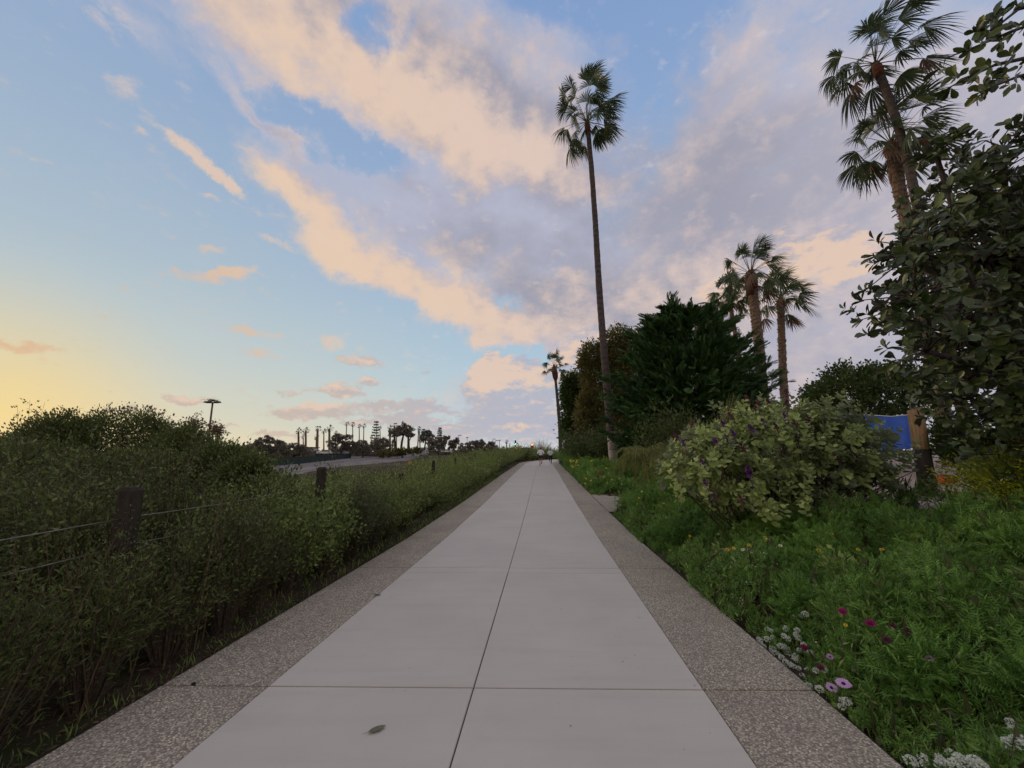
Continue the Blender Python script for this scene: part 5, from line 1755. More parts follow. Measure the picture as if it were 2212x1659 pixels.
def hit_blobs(u, v, blobs):
    r = ray(u, v); o = Vector((0, 0, EYE)); best = None
    for c, rd in blobs:
        q = Vector((o.x - c[0], o.y - c[1], o.z - c[2]))
        a = sum((r[i] / rd[i]) ** 2 for i in range(3)); b = 2 * sum(q[i] * r[i] / rd[i] ** 2 for i in range(3)); cc = sum((q[i] / rd[i]) ** 2 for i in range(3)) - 1.08
        D = b * b - 4 * a * cc
        if D > 0:
            t = (-b - math.sqrt(D)) / (2 * a)
            if best is None or t < best: best = t
    return None if best is None else np.array(o + r * best)


def spike(u, v, sz, mat, lab=None):
    p = hit_blobs(u, v, fbb)
    if p is None: p = np.array(at(u, v, 6.2))
    p = p + unit(np.array([0, 0, EYE]) - p) * .10
    n = 46
    t = rr_.uniform(0, 1, n)
    ax = unit(np.array([-.35 + rr_.normal(0, .2), rr_.normal(0, .2), 1.0]))
    P = p + ax * ((t - .5) * sz * 1.5)[:, None] + rr_.normal(0, sz * .30, (n, 3)) * (1.15 - t)[:, None]
    mb = MB().add(*scatter(ROUND, P, ax + rr_.normal(0, .9, (n, 3)), rr_.uniform(.25, .5, n) * sz, rr_))
    mb.add(*tube([p - ax * sz * 2.4, p + ax * sz], [.005, .003], 4))
    mb.build('flower_spike', M[mat], FB)


for (x, y_) in [(430, 815), (400, 925), (547, 1078), (932, 1165), (797, 840), (945, 795), (1222, 700), (720, 768), (1048, 750), (575, 1248), (660, 910)]:
    spike(1371.5 + .2646 * x, 713.2 + .2646 * y_, .085 if (x, y_) == (932, 1165) else .06, 'petal_purple')
for (x, y_) in [(1640, 1040), (1800, 1020), (750, 885), (880, 960), (470, 770), (1300, 760), (1240, 600), (1240, 510), (340, 870), (1150, 790), (1420, 730), (640, 1340), (860, 1380), (780, 700), (920, 560), (1000, 600), (1090, 590)]:
    spike(1371.5 + .2646 * x, 713.2 + .2646 * y_, .07, 'petal_dull')

# dark undergrowth below the trees
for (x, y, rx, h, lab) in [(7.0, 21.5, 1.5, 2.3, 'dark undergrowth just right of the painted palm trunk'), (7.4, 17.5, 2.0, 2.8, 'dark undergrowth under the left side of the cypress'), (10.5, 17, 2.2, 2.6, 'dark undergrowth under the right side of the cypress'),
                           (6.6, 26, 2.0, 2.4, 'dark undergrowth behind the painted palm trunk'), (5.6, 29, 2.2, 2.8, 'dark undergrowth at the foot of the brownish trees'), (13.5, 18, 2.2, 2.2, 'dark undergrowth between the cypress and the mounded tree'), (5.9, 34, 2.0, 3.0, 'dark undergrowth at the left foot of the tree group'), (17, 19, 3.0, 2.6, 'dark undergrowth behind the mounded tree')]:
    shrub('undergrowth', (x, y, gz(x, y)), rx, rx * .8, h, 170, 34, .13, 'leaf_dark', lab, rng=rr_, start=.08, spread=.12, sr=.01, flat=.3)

# small reddish shrub peeping over the bush, grasses, feather palms
shrub('red_shrub', (5.2, 8.6, gz(5.2, 8.6)), 1.0, .6, 2.0, 70, 22, .07, 'leaf_red', 'reddish shrub showing above the back of the flowering bush', rng=rr_, start=.5)


def grass_clump(x, y, r, h, n, lab, mat='grass_blade', spread=1.0):
    z = gz(x, y)
    root = empty('grass_clump', (x, y, z), lab, 'ornamental grass')
    ph = rr_.uniform(0, 2 * PI, n); q = rr_.uniform(.1, 1, n)
    P0 = np.stack([x + r * .3 * q * np.cos(ph), y + r * .3 * q * np.sin(ph), np.full(n, z)], 1)
    P2 = np.stack([x + r * q * np.cos(ph) + .15 * h, y + r * q * np.sin(ph), z + h * (1 - .55 * q) * rr_.uniform(.6, 1.1, n)], 1)
    P1 = np.stack([(P0[:, 0] + P2[:, 0]) / 2 - .1 * r * np.cos(ph), (P0[:, 1] + P2[:, 1]) / 2, z + h * (1.05 - .25 * q) * .85], 1)
    MB().add(*stem_mesh(P0, P1, P2, np.full(n, .008), 5)).build('blades', M[mat], root)
    return root


grass_clump(4.3, 9.8, .9, 2.3, 900, 'clump of arching olive grass left of and behind the flowering bush')
grass_clump(5.35, 10.0, 1.0, 2.6, 900, 'taller plumed grass clump rising behind the flowering bush')
grass_clump(3.7, 10.6, .8, 1.7, 600, 'low grass clump between the feather palm and the flowering bush')
for (x, y, H, L, lab) in [(3.95, 11.6, 2.1, 1.55, 'small arching feather palm right of the painted palm trunk'), (4.5, 12.4, 2.3, 1.5, 'second small feather palm close behind the painted palm trunk')]:
    z = gz(x, y)
    root = empty('feather_palm', (x, y, z), lab, 'palm')
    MB().add(*tube([(x, y, z - .1), (x, y, z + H * .65)], [.11, .09], 9, jitter=.1)).build('trunk', M['palm_boot'], root)
    for i in range(26):
        V, F, LV, LF = pinnate_frond(rr_, (x, y, z + H * .62), i * 2.4, L * rr_.uniform(.75, 1.1), rr_.uniform(.5, 1.5), n=26, ll=.24)
        MB().add(V, F).add(LV, LF).build('frond', M['grass_blade'], root)
grass_clump(3.55, 16.5, .5, 1.0, 300, 'brown fibrous grass at the foot of the painted palm trunk', 'dry')

# yellow-green shrub at the right edge
shrub('yellow_shrub', (5.85, 4.35, gz(5.85, 4.35)), .95, .8, 1.12, 360, 42, .035, 'leaf_yellow', 'low golden yellow-green shrub at the right edge below the big tree', rng=rr_, start=.2, spread=.04, sr=.004, flat=.45)
shrub('grey_leaf_shrub', (7.3, 5.6, gz(7.3, 5.6)), .7, .6, 1.45, 90, 16, .10, 'leaf_round', 'shrub with broad grey-green leaves between the wooden post and the right edge', rng=rr_, tpl=ROUND, start=.4, spread=.06)
shrub('vine', (8.75, 7.7, 1.35), .38, .3, 1.0, 150, 34, .075, 'leaf_dark', 'dark leafy vine hanging around the wooden post', rng=rr_, start=.3, spread=.09, cat='vine')

# wooden post and blue sheet
y = 8.0
tp = at(1976, 881, y); bz = gz(tp.x + .25, y) 
wp = empty('timber_post', (tp.x, y, bz), 'thick round timber post with tan top, leaning slightly, right of the flowering bush', 'post')
bt = at(2010, 1090, y)
V, F = tube([(bt.x, y, bz - .2), tuple(np.array(bt) * .5 + np.array(tp) * .5), tuple(tp)], [.132, .128, .124], 18, jitter=.02)
MB().add(V, F).build('shaft', M['wood_tan'], wp, smooth=True)
B_, T2 = Vector((bt.x, y, bz - .2)), Vector(tuple(tp))
V, F = tube([tuple(B_), tuple(B_.lerp(T2, .35)), tuple(B_.lerp(T2, .58))], [.138, .135, .132], 18, jitter=.02)
MB().add(V, F).build('treated_lower_part', M['wood_post'], wp, smooth=True)
M['blue_sheet'] = simple('blue_sheet', (.02, .12, .58), (.015, .08, .42), 5, .35, .4, .3, .01)
y = 9.3
a, b = at(1868, 897, y), at(1985, 893, y)
n1, n2 = 24, 8
V = []
for off in (0, .012):
    for j in range(n2):
        for i in range(n1):
            f = i / (n1 - 1); h = j / (n2 - 1)
            V.append((a.x + (b.x - a.x) * f, y + off + .03 * math.sin(f * 17 + h * 2) * h, a.z + (b.z - a.z) * f - .06 * math.sin(PI * f) - .78 * h))
F = []
for o_ in (0, n1 * n2):
    for j in range(n2 - 1):
        for i in range(n1 - 1):
            k = o_ + j * n1 + i
            F.append((k, k + 1, k + n1 + 1, k + n1) if o_ else (k, k + n1, k + n1 + 1, k + 1))
bs_ = empty('blue_banner', (a.x, y, gz(a.x, y)), 'bright blue plastic sheet stretched between posts behind the flowering bush', 'banner')
MB().add(V, F).build('sheet', M['blue_sheet'], bs_, smooth=True)
MB().add(*tube([tuple(a + Vector((-.1, .02, .02))), tuple((a + b) / 2 + Vector((0, .02, -.05))), tuple(b + Vector((.3, .02, .02)))], .012, 6)).build('rope', M['white_paint'], bs_)
MB().add(*tube([(a.x - .1, y + .03, gz(a.x, y) - .2), (a.x - .1, y + .03, a.z + .04)], .04, 8)).build('post', M['wood_post'], bs_)
M['orange'] = simple('orange', (.50, .12, .03), (.4, .1, .03), 8, .6)
p = at(2046, 1040, 10.5); z = gz(p.x, 10.5) + .05
bk = empty('orange_bucket', (p.x, 10.5, z), 'orange plastic bucket lying on the sand behind the timber post', 'bucket')
V, F = tube([(p.x - .15, 10.5, z + .13), (p.x + .15, 10.45, z + .14)], [.13, .10], 14)
MB().add(V, F).build('bucket_body', M['orange'], bk, smooth=True)
MB().add(*tube([(p.x - .16, 10.38, z + .13), (p.x - .34, 10.36, z + .22), (p.x - .42, 10.4, z + .33)], .010, 5)).build('handle', M['black'], bk)

# ------------------------------------------------------------------ flower bed
def plants_h(x, y):
    """height of the green canopy above the ground of the bed"""
    Z, t, s = land(x, y)
    w = .10 * np.sin(s * 2.1) + .07 * np.sin(s * 5.3 + 1) + .05 * np.sin(s * 11)
    e = np.clip((t - 2.26 - w) / .34, 0, 1)
    e = e * (2 - e)
    h = .31 + .14 * np.sin(x * 3.1 + y * 1.3) + .10 * np.sin(y * 4.3 - x * 2.0) + .08 * np.sin(x * 8.7 + 1) * np.sin(y * 7.1)
    m = .25 * np.exp(-((x - 2.75) ** 2 + (y - 2.9) ** 2) / .35) + .18 * np.exp(-((x - 3.6) ** 2 + (y - 4.3) ** 2) / .8) + .12 * np.exp(-((x - 2.7) ** 2 + (y - 1.9) ** 2) / .25)
    return Z, np.where(t < 2.28 + w, 0, e * np.clip(h + m, .06, 1)), t, s


def in_bed(x, y, t, s):
    spur = (s > 11.0) & (s < 15.4)
    back = (x > 5.1) & (y > 6.0 - (x - 6) * .12)
    return (t > 2.22) & ~spur & ~back & (y < 42) & (t < 9)


def hit_bed(u, v):
    r = ray(u, v); lo = None
    for k in range(400):
        d = .7 * 1.012 ** k
        p = Vector((0, 0, EYE)) + r * (d / r.y)
        Z, H, t, s = plants_h(np.array([p.x]), np.array([p.y]))
        if p.z < Z[0] + H[0]:
            return np.array(p)
    return np.array(p)


def bed_sprigs(n, ylo, yhi, tpl, size, mat, name, label, hp=1.0, stand=.75, tr=None, pw=1.0):
    y = ylo * (yhi / ylo) ** rr_.uniform(0, 1, n)
    lo = -.42 + .0775 * y + 2.2
    hi = np.minimum(np.minimum(y * 1.5 + 1.2, lo + 5.5), 8.5) if tr is None else lo + tr
    x = lo + (np.maximum(hi - lo, .3)) * rr_.uniform(0, 1, n) ** pw
    Z, H, t, s = plants_h(x, y)
    k = in_bed(x, y, t, s) & (H > .02)
    x, y, Z, H = x[k], y[k], Z[k], H[k]
    m_ = len(x)
    z = Z + H * rr_.uniform(.25, 1.02, m_) ** .6 * hp
    d = rr_.normal(0, .6, (m_, 3)) + [0, 0, stand]
    sz = size * rr_.uniform(.6, 1.3, m_) * (1 + np.clip(y - 3, 0, 20) * .07)
    P = np.stack([x, y, z], 1) - unit(d) * sz[:, None] * .5
    V, F = scatter(tpl, P, d, sz, rr_)
    return tag(MB().add(V, F).build(name, M[mat]), label, 'ground cover', kind='stuff')


bed_sprigs(34000, .75, 16, FEATHER, .085, 'leaf_bed', 'ground_cover', 'mixed green leafy ground cover filling the flower bed on the right')
bed_sprigs(4500, .8, 9, FEATHER, .11, 'leaf_feather', 'weeds', 'taller feathery weeds standing out of the ground cover on the right', stand=1.4, hp=1.15)
bed_sprigs(5000, .8, 14, ROUND, .045, 'leaf_greygreen', 'broad_leaves', 'round grey-green leaves scattered through the ground cover on the right', stand=.5, hp=1.05)
bed_sprigs(2600, .8, 12, NARROW, .16, 'leaf_bronze', 'dry_stalks', 'thin brownish stalks among the ground cover on the right', stand=2.0, hp=1.1)
bed_sprigs(16000, .9, 12, LEAF, .05, 'leaf_bed', 'low_leaves', 'small oval leaves among the ground cover on the right', stand=.3)
bed_sprigs(9000, 2.5, 40, FEATHER, .12, 'leaf_feather', 'feathery_foliage', 'bright feathery foliage along the right path edge', tr=2.6, stand=1.1)
bed_sprigs(9000, .75, 30, NARROW, .07, 'leaf_hedge', 'edge_tufts', 'short tufts spilling over the right edge of the pebbled band', tr=.55, stand=.5)

G_B2 = 'taller leafy plants standing in the near flower bed'
for i, (x, y, r, h) in enumerate([(2.75, 3.25, .28, .52), (3.15, 3.9, .3, .55), (2.55, 2.6, .24, .42), (3.3, 3.1, .3, .5), (2.3, 1.75, .2, .36), (2.9, 2.3, .26, .42), (3.7, 3.5, .34, .55), (2.85, 4.6, .26, .5), (3.6, 4.7, .34, .6), (4.3, 4.3, .36, .55), (3.95, 2.9, .3, .45), (2.6, 3.75, .2, .42),
                                  (3.2, 5.6, .3, .5), (2.75, 5.3, .22, .42), (4.6, 3.6, .34, .45), (2.55, 1.35, .22, .32)]):
    shrub('bed_plant', (x, y, gz(x, y)), r, r, h, 46, 20, (.075, .05, .10)[i % 3], ('leaf_bed', 'leaf_hedge', 'leaf_feather')[i % 3],
          ('leafy green plant mounding up out of the near flower bed', 'small-leaved darker green plant mounding up out of the near flower bed', 'feathery bright green plant mounding up out of the near flower bed')[i % 3], G_B2,
          tpl=(FEATHER, LEAF, FEATHER)[i % 3], rng=rr_, start=.15, spread=.03, sr=.0025, flat=.35)

G_D = 'daisy mounds along the right edge of the path'
dm = [(3.15, 5.0, .45, .40), (3.9, 5.6, .6, .5), (3.0, 7.4, .45, .38), (3.5, 8.3, .6, .55), (3.9, 8.9, .8, 1.15), (3.3, 9.4, .7, .85), (3.3, 10.5, .6, .65), (4.2, 10.4, .9, 1.25),
      (4.0, 16.3, .75, .55), (3.75, 17.6, .6, .62), (5.2, 17.5, .9, .8), (4.05, 19.2, .8, .75), (4.9, 20.5, 1.0, .9), (4.3, 21.6, .9, .8), (4.7, 24.2, 1.0, .85), (4.95, 27.2, 1.1, .95), (5.2, 30.5, 1.2, .95), (5.5, 34, 1.3, 1.05), (5.8, 38, 1.5, 1.2), (6.1, 42, 1.6, 1.4)]
for i, (x, y, r, h) in enumerate(dm):
    far_ = y > 15
    shrub('daisy_mound', (x, y, gz(x, y)), r, r * .9, h, 110 if not far_ else 100, 22, .085 if not far_ else .15, 'leaf_feather' if i % 3 else 'leaf_bed',
          'feathery green daisy mound beside the path, nearer than the side path' if not far_ else 'rounded feathery green mound beside the path, beyond the side path', G_D + (' beyond the side path' if far_ else ' near'),
          tpl=FEATHER, rng=rr_, start=.25, spread=.05, sr=.003, flat=.35)
for (s_, o, rx, h) in [(44, 3.3, 1.1, 1.2), (47, 3.5, 1.3, 1.4), (51, 3.8, 1.5, 1.6), (56, 4.0, 1.6, 1.7), (61, 4.0, 1.8, 1.9), (47, 5.5, 1.8, 2.2), (53, 6.5, 2.0, 2.4)]:
    p = pt(s_, o)
    shrub('verge_shrub', (float(p[0]), float(p[1]), gz(p[0], p[1])), rx, rx, h, 90, 24, .13, 'leaf_dark', 'dark rounded shrub under the trees where the path bends right', 'shrubs inside the bend', rng=rr_, start=.1, spread=.1)

# flowers
M['petal_yellow'] = foliage('petal_yellow', [(.62, .42, .02), (.75, .55, .05)], .25)
M['petal_orange'] = foliage('petal_orange', [(.70, .30, .01), (.80, .42, .02)], .25)
M['petal_cream'] = foliage('petal_cream', [(.65, .65, .30), (.75, .74, .45)], .25)
M['petal_magenta'] = foliage('petal_magenta', [(.24, .01, .08), (.36, .02, .14)], .25)
M['petal_pink'] = foliage('petal_pink', [(.60, .34, .60), (.75, .48, .72)], .3)
M['petal_mauve'] = foliage('petal_mauve', [(.35, .15, .33), (.5, .28, .48)], .3)
M['petal_white'] = foliage('petal_white', [(.66, .72, .60), (.82, .84, .76)], .2)
M['petal_dark'] = foliage('petal_dark', [(.09, .02, .04), (.14, .035, .06)], .2)
M['flower_eye'] = simple('flower_eye', (.10, .05, .02), None, 30, .8)
M['flower_eye_blue'] = simple('flower_eye_blue', (.02, .02, .08), None, 30, .8)
PETAL = T_([(0, 0, 0), (.16, .35, .03), (.19, .75, .02), (0, 1, -.03), (-.19, .75, .02), (-.16, .35, .03)], [(0, 1, 2), (0, 2, 3), (0, 3, 4), (0, 4, 5)])


def flower(u, v, dia, mat, label, petals=12, eye='flower_eye', group=None, name='daisy', double=False, p=None):
    if v > 1150: dia *= 1.4
    if p is None:
        p = hit_bed(u, v)
    p = np.array(p, dtype=float)
    tow = unit(np.array([0, 0, EYE + .8]) - p)
    up = unit(tow * .75 + np.array([0, 0, .8]) + rr_.normal(0, .15, 3))
    p = p + tow * .09
    root = empty(name, tuple(p), label, 'flower', group)
    a = unit(np.cross(up, [0, 1, .2])); b = np.cross(up, a)
    mb = MB()
    for lay in range(3 if double else 1):
        th = np.linspace(0, 2 * PI, petals, endpoint=False) + lay * .4
        D = np.cos(th)[:, None] * a + np.sin(th)[:, None] * b + up * (.15 + .5 * lay)
        mb.add(*scatter(PETAL, np.repeat(p[None], petals, 0) + up * .003 * lay, D, dia / 2 * (1 - .22 * lay) * rr_.uniform(.9, 1.08, petals), rr_, up=np.repeat(up[None], petals, 0), width=1.6 if petals < 8 else 1.0))
    mb.build('petals', M[mat], root)
    if not double:
        V, F = tube([p - up * .003, p + up * dia * .08], [dia * .16, dia * .11], 10)
        MB().add(V, F).build('flower_centre', M[eye], root)
    g_ = gz(p[0], p[1])
    V, F = tube([p - up * .002, p - up * .06 - [0, 0, .03], (p[0] + rr_.normal(0, .02), p[1] + .05, g_)], [.0025, .0025, .002], 4)
    MB().add(V, F).build('stem', M['leaf_bed'], root)
    return root


G_Y = 'yellow flowers near the flowering bush'
for (u, v, d, mt, lab) in [(1461, 1065, .050, 'petal_yellow', 'yellow flower, left one of the trio below the flowering bush'), (1476, 1068, .045, 'petal_yellow', 'yellow flower, lowest of the trio below the flowering bush'),
                           (1491, 1061, .045, 'petal_yellow', 'yellow flower, right one of the trio below the flowering bush'), (1492, 1074, .026, 'petal_cream', 'tiny cream flower just under the yellow trio'),
                           (1530, 1124, .040, 'petal_orange', 'single golden flower lower right of the yellow trio'), (1571, 1190, .042, 'petal_orange', 'orange-yellow flower in the middle of the green bed'),
                           (1419, 1018, .055, 'petal_yellow', 'yellow flower at the left foot of the flowering bush'), (1386, 1040, .05, 'petal_yellow', 'yellow flower in the feathery green left of the bush'),
                           (1412, 1039, .045, 'petal_cream', 'pale flower in the feathery green left of the bush'), (1827, 1356, .022, 'petal_yellow', 'small yellow bloom amid the magenta flowers'),
                           (1338, 1034, .075, 'petal_cream', 'large pale yellow daisy near the painted trunk'), (1343, 1046, .06, 'petal_cream', 'pale daisy just below the large pale yellow one'),
                           (1360, 1004, .06, 'petal_cream', 'pale flower right of the painted trunk'), (1356, 989, .07, 'petal_cream', 'highest pale flower right of the painted trunk')]:
    flower(u, v, d, mt, lab, petals=8, group=G_Y if v < 1100 else None, name='yellow_flower')
for (u, v) in [(1312, 1044), (1322, 1036), (1266, 1034), (1277, 1038), (1264, 1045), (1305, 1031), (1277, 996), (1310, 1012)]:
    flower(u, v, .09, 'petal_yellow', 'small yellow daisy on the mounds beside the side path', petals=8, group='yellow daisies on the mounds by the side path', name='yellow_flower', p=at(u, v, 15.4))
for i in range(12):
    u, v = 1231 + rr_.uniform(0, 22), 994 + rr_.uniform(0, 18)
    flower(u, v, .13, 'petal_yellow', 'one of the bright yellow daisies clustered on the far mound by the path', petals=8, group='cluster of yellow daisies on the far mound', name='yellow_flower', p=at(u, v, 22 + rr_.uniform(-.5, .5)))
for (u, v, d, mt, lab) in [(1821, 1326, .045, 'petal_magenta', 'deep magenta pompon flower, topmost of the near magenta ones'), (1881, 1352, .045, 'petal_magenta', 'bright magenta flower right of the topmost one'),
                           (1738, 1403, .040, 'petal_magenta', 'magenta flower among the white blossoms'), (1930, 1358, .035, 'petal_dark', 'dull maroon flower right of the bright magenta one'),
                           (1918, 1389, .040, 'petal_dark', 'dark maroon flower below the dull one'), (1967, 1372, .050, 'petal_dark', 'brownish pink fading flower head at the right of the magenta group'),
                           (1774, 1448, .038, 'petal_dark', 'dark red flower just right of the white blossoms')]:
    flower(u, v, d, mt, lab, petals=14, double=True, name='magenta_flower', group='magenta flowers in the near bed')
flower(1823, 1484, .062, 'petal_pink', 'large pink daisy with a dark eye hanging over the path edge', petals=18, eye='flower_eye_blue')
flower(1797, 1492, .052, 'petal_pink', 'pale pink daisy half hidden left of the large one', petals=16, eye='flower_eye_blue')
flower(1794, 1425, .034, 'petal_mauve', 'mauve daisy above the pink ones', petals=14, eye='flower_eye_blue')
flower(2009, 1430, .036, 'petal_mauve', 'violet pink daisy alone in the green on the right', petals=14, eye='flower_eye_blue')

for i in range(46):
    y = rr_.uniform(4.0, 10.5); x = -.42 + .0775 * y + 2.3 + rr_.uniform(.2, 1.9)
    Z, H, t_, s_2 = plants_h(np.array([x]), np.array([y]))
    if not in_bed(np.array([x]), np.array([y]), t_, s_2)[0]: continue
    far_ = y > 7
    flower(0, 1200 if not far_ else 0, .034 if not far_ else .05, 'petal_yellow' if i % 3 else 'petal_cream', 'small yellow flower dotted through the middle of the right bed' if not far_ else 'small yellow flower in the feathery green before the side path', petals=8,
           group='yellow flowers dotted through the bed' if not far_ else 'yellow flowers before the side path', name='yellow_flower', p=(x, y, Z[0] + H[0] + .03 + (.18 if y > 8 else 0)))

# white alyssum: rounded heads of tiny flowers
def alyssum(pts, name, label, r=.017, single=True, group=None):
    mbs = []
    for (u, v) in pts:
        p = hit_bed(u, v); tow = unit(np.array([0, 0, EYE]) - p)
        p = p + tow * .055
        n = 90
        d = unit(rr_.normal(size=(n, 3)) + [0, -.3, .5])
        rr2 = r * rr_.uniform(.8, 1.25)
        mb = MB().add(*scatter(ROUND, p + d * rr2 * [1, 1, .8], d + rr_.normal(0, .5, (n, 3)), rr2 * .5, rr_, up=d))
        g_ = gz(p[0], p[1])
        mb2 = MB().add(*tube([p, (p[0] + rr_.normal(0, .01), p[1] + .02, max(g_, p[2] - .12))], [.0018, .0018], 3))
        mbs.append((p, mb, mb2))
    root = empty(name, tuple(mbs[0][0]), label, 'flowers')
    for p, mb, mb2 in mbs:
        o = mb.build('flower_head', M['petal_white'], root)
        mb2.build('stem', M['leaf_bed'], root)
    return root


A1 = [(237, 770), (318, 805), (335, 745), (350, 775), (372, 800), (400, 680), (425, 690), (437, 735), (398, 750), (515, 725), (532, 675), (545, 745), (608, 685), (600, 715), (615, 740), (655, 785), (437, 815), (450, 845), (475, 855), (490, 795), (515, 798),
      (535, 820), (532, 855), (500, 880), (575, 870), (590, 885), (605, 900), (460, 910), (480, 925), (505, 950), (530, 915), (580, 945), (620, 955), (655, 970), (680, 965), (645, 1005), (700, 845), (625, 830), (690, 1080), (765, 1100), (740, 970), (800, 965), (710, 850), (345, 755), (430, 830), (560, 930), (600, 870),
      (630, 535), (665, 570), (590, 590), (635, 590), (925, 1180), (925, 1225), (960, 1190)]
alyssum([(1536 + .3055 * a, 1152 + .3055 * b) for a, b in A1], 'white_alyssum', 'large patch of round white blossom heads spilling onto the pebbled edge')
A2 = [(1412, 1610), (1500, 1595), (1615, 1585), (1630, 1605), (1700, 1560), (1760, 1590), (1765, 1605), (1870, 1620), (1480, 1650), (1630, 1640), (1670, 1640), (1840, 1645), (1915, 1650), (1720, 1640)]
alyssum([(1536 + .3055 * a, 1152 + .3055 * b) for a, b in A2], 'white_alyssum', 'row of white blossom heads at the bottom right edge of the photo', r=.018)
A3 = [(2120, 1340), (2155, 1400), (2110, 1490), (2170, 1470), (2205, 1475), (2200, 1500), (2190, 1410), (2135, 1480)]
alyssum([(1536 + .3055 * a, 1152 + .3055 * b) for a, b in A3], 'white_alyssum', 'greenish white blossom heads in the bottom right corner', r=.018)
# scattered tiny white flowers further along the edge
n = 620
y = rr_.uniform(3.2, 11, n); x = -.42 + .0775 * y + 2.33 + np.abs(rr_.normal(0, .28, n))
Z, H, t, s = plants_h(x, y)
k = in_bed(x, y, t, s) & ((np.sin(y * 3.1) + np.sin(y * 7.7 + x * 3)) > .1)
P = np.stack([x, y, Z + H + .01], 1)[k]
V, F = scatter(ROUND, P, rr_.normal(size=P.shape) + [0, 0, .6], rr_.uniform(.008, .016, len(P)), rr_)
tag(MB().add(V, F).build('tiny_white_flowers', M['petal_white']), 'tiny white flowers sprinkled along the right path edge', 'flowers', kind='stuff')

# ================================================================== runners
M['skin'] = simple('skin', (.34, .20, .14), (.30, .17, .12), 9, .6)
M['shirt_white'] = simple('shirt_white', (.86, .86, .92), (.80, .80, .87), 9, .85, .1, .4, .02)
M['shirt_pale'] = simple('shirt_pale', (.66, .72, .71), (.56, .63, .63), 9, .85, .1, .4, .02)
M['shorts_dark'] = simple('shorts_dark', (.06, .045, .05), (.045, .035, .04), 9, .85)
M['tights'] = simple('tights', (.018, .02, .03), (.014, .015, .022), 9, .7)
M['hair_dark'] = simple('hair_dark', (.03, .02, .015), None, 20, .6)
M['hair_fair'] = simple('hair_fair', (.22, .16, .10), (.16, .11, .07), 20, .6)
M['shoe'] = simple('shoe', (.06, .05, .06), None, 20, .6)
M['shoe_light'] = simple('shoe_light', (.55, .5, .5), None, 20, .6)


def skin_mesh(name, joints, edges, radii, mat, parent, sub=2, root=0):
    me = bpy.data.meshes.new(name)
    me.from_pydata([tuple(j) for j in joints], edges, [])
    o = bpy.data.objects.new(name, me)
    COL.objects.link(o)
    m = o.modifiers.new('skin', 'SKIN'); m.use_smooth_shade = True
    for i, r in enumerate(radii):
        rx, ry = (r, r) if not isinstance(r, tuple) else r
        me.skin_vertices[0].data[i].radius = (rx, ry)
    me.skin_vertices[0].data[root].use_root = True
    s = o.modifiers.new('sub', 'SUBSURF'); s.levels = sub; s.render_levels = sub
    dg = bpy.context.evaluated_depsgraph_get()
    ev = o.evaluated_get(dg)
    m2 = bpy.data.meshes.new_from_object(ev)
    o.modifiers.clear()
    o.data = m2
    m2.materials.clear(); m2.materials.append(mat)
    o.parent = parent
    return o


def ball(name, c, r, mat, parent, seg=14, rings=10, flat=1.0, cut=-2):
    V, F = [], []
    for i in range(rings + 1):
        th = PI * i / rings
        for j in range(seg):
            ph = 2 * PI * j / seg
            V.append((c[0] + r[0] * math.sin(th) * math.cos(ph), c[1] + r[1] * math.sin(th) * math.sin(ph), c[2] + r[2] * math.cos(th)))
    for i in range(rings):
        if math.cos(PI * (i + 1) / rings) < cut: break
        for j in range(seg):
            F.append((i * seg + j, (i + 1) * seg + j, (i + 1) * seg + (j + 1) % seg, i * seg + (j + 1) % seg))
    me = bpy.data.meshes.new(name)
    me.from_pydata(V, [], F); me.materials.append(mat)
    for p in me.polygons: p.use_smooth = True
    o = bpy.data.objects.new(name, me); COL.objects.link(o); o.parent = parent
    return o


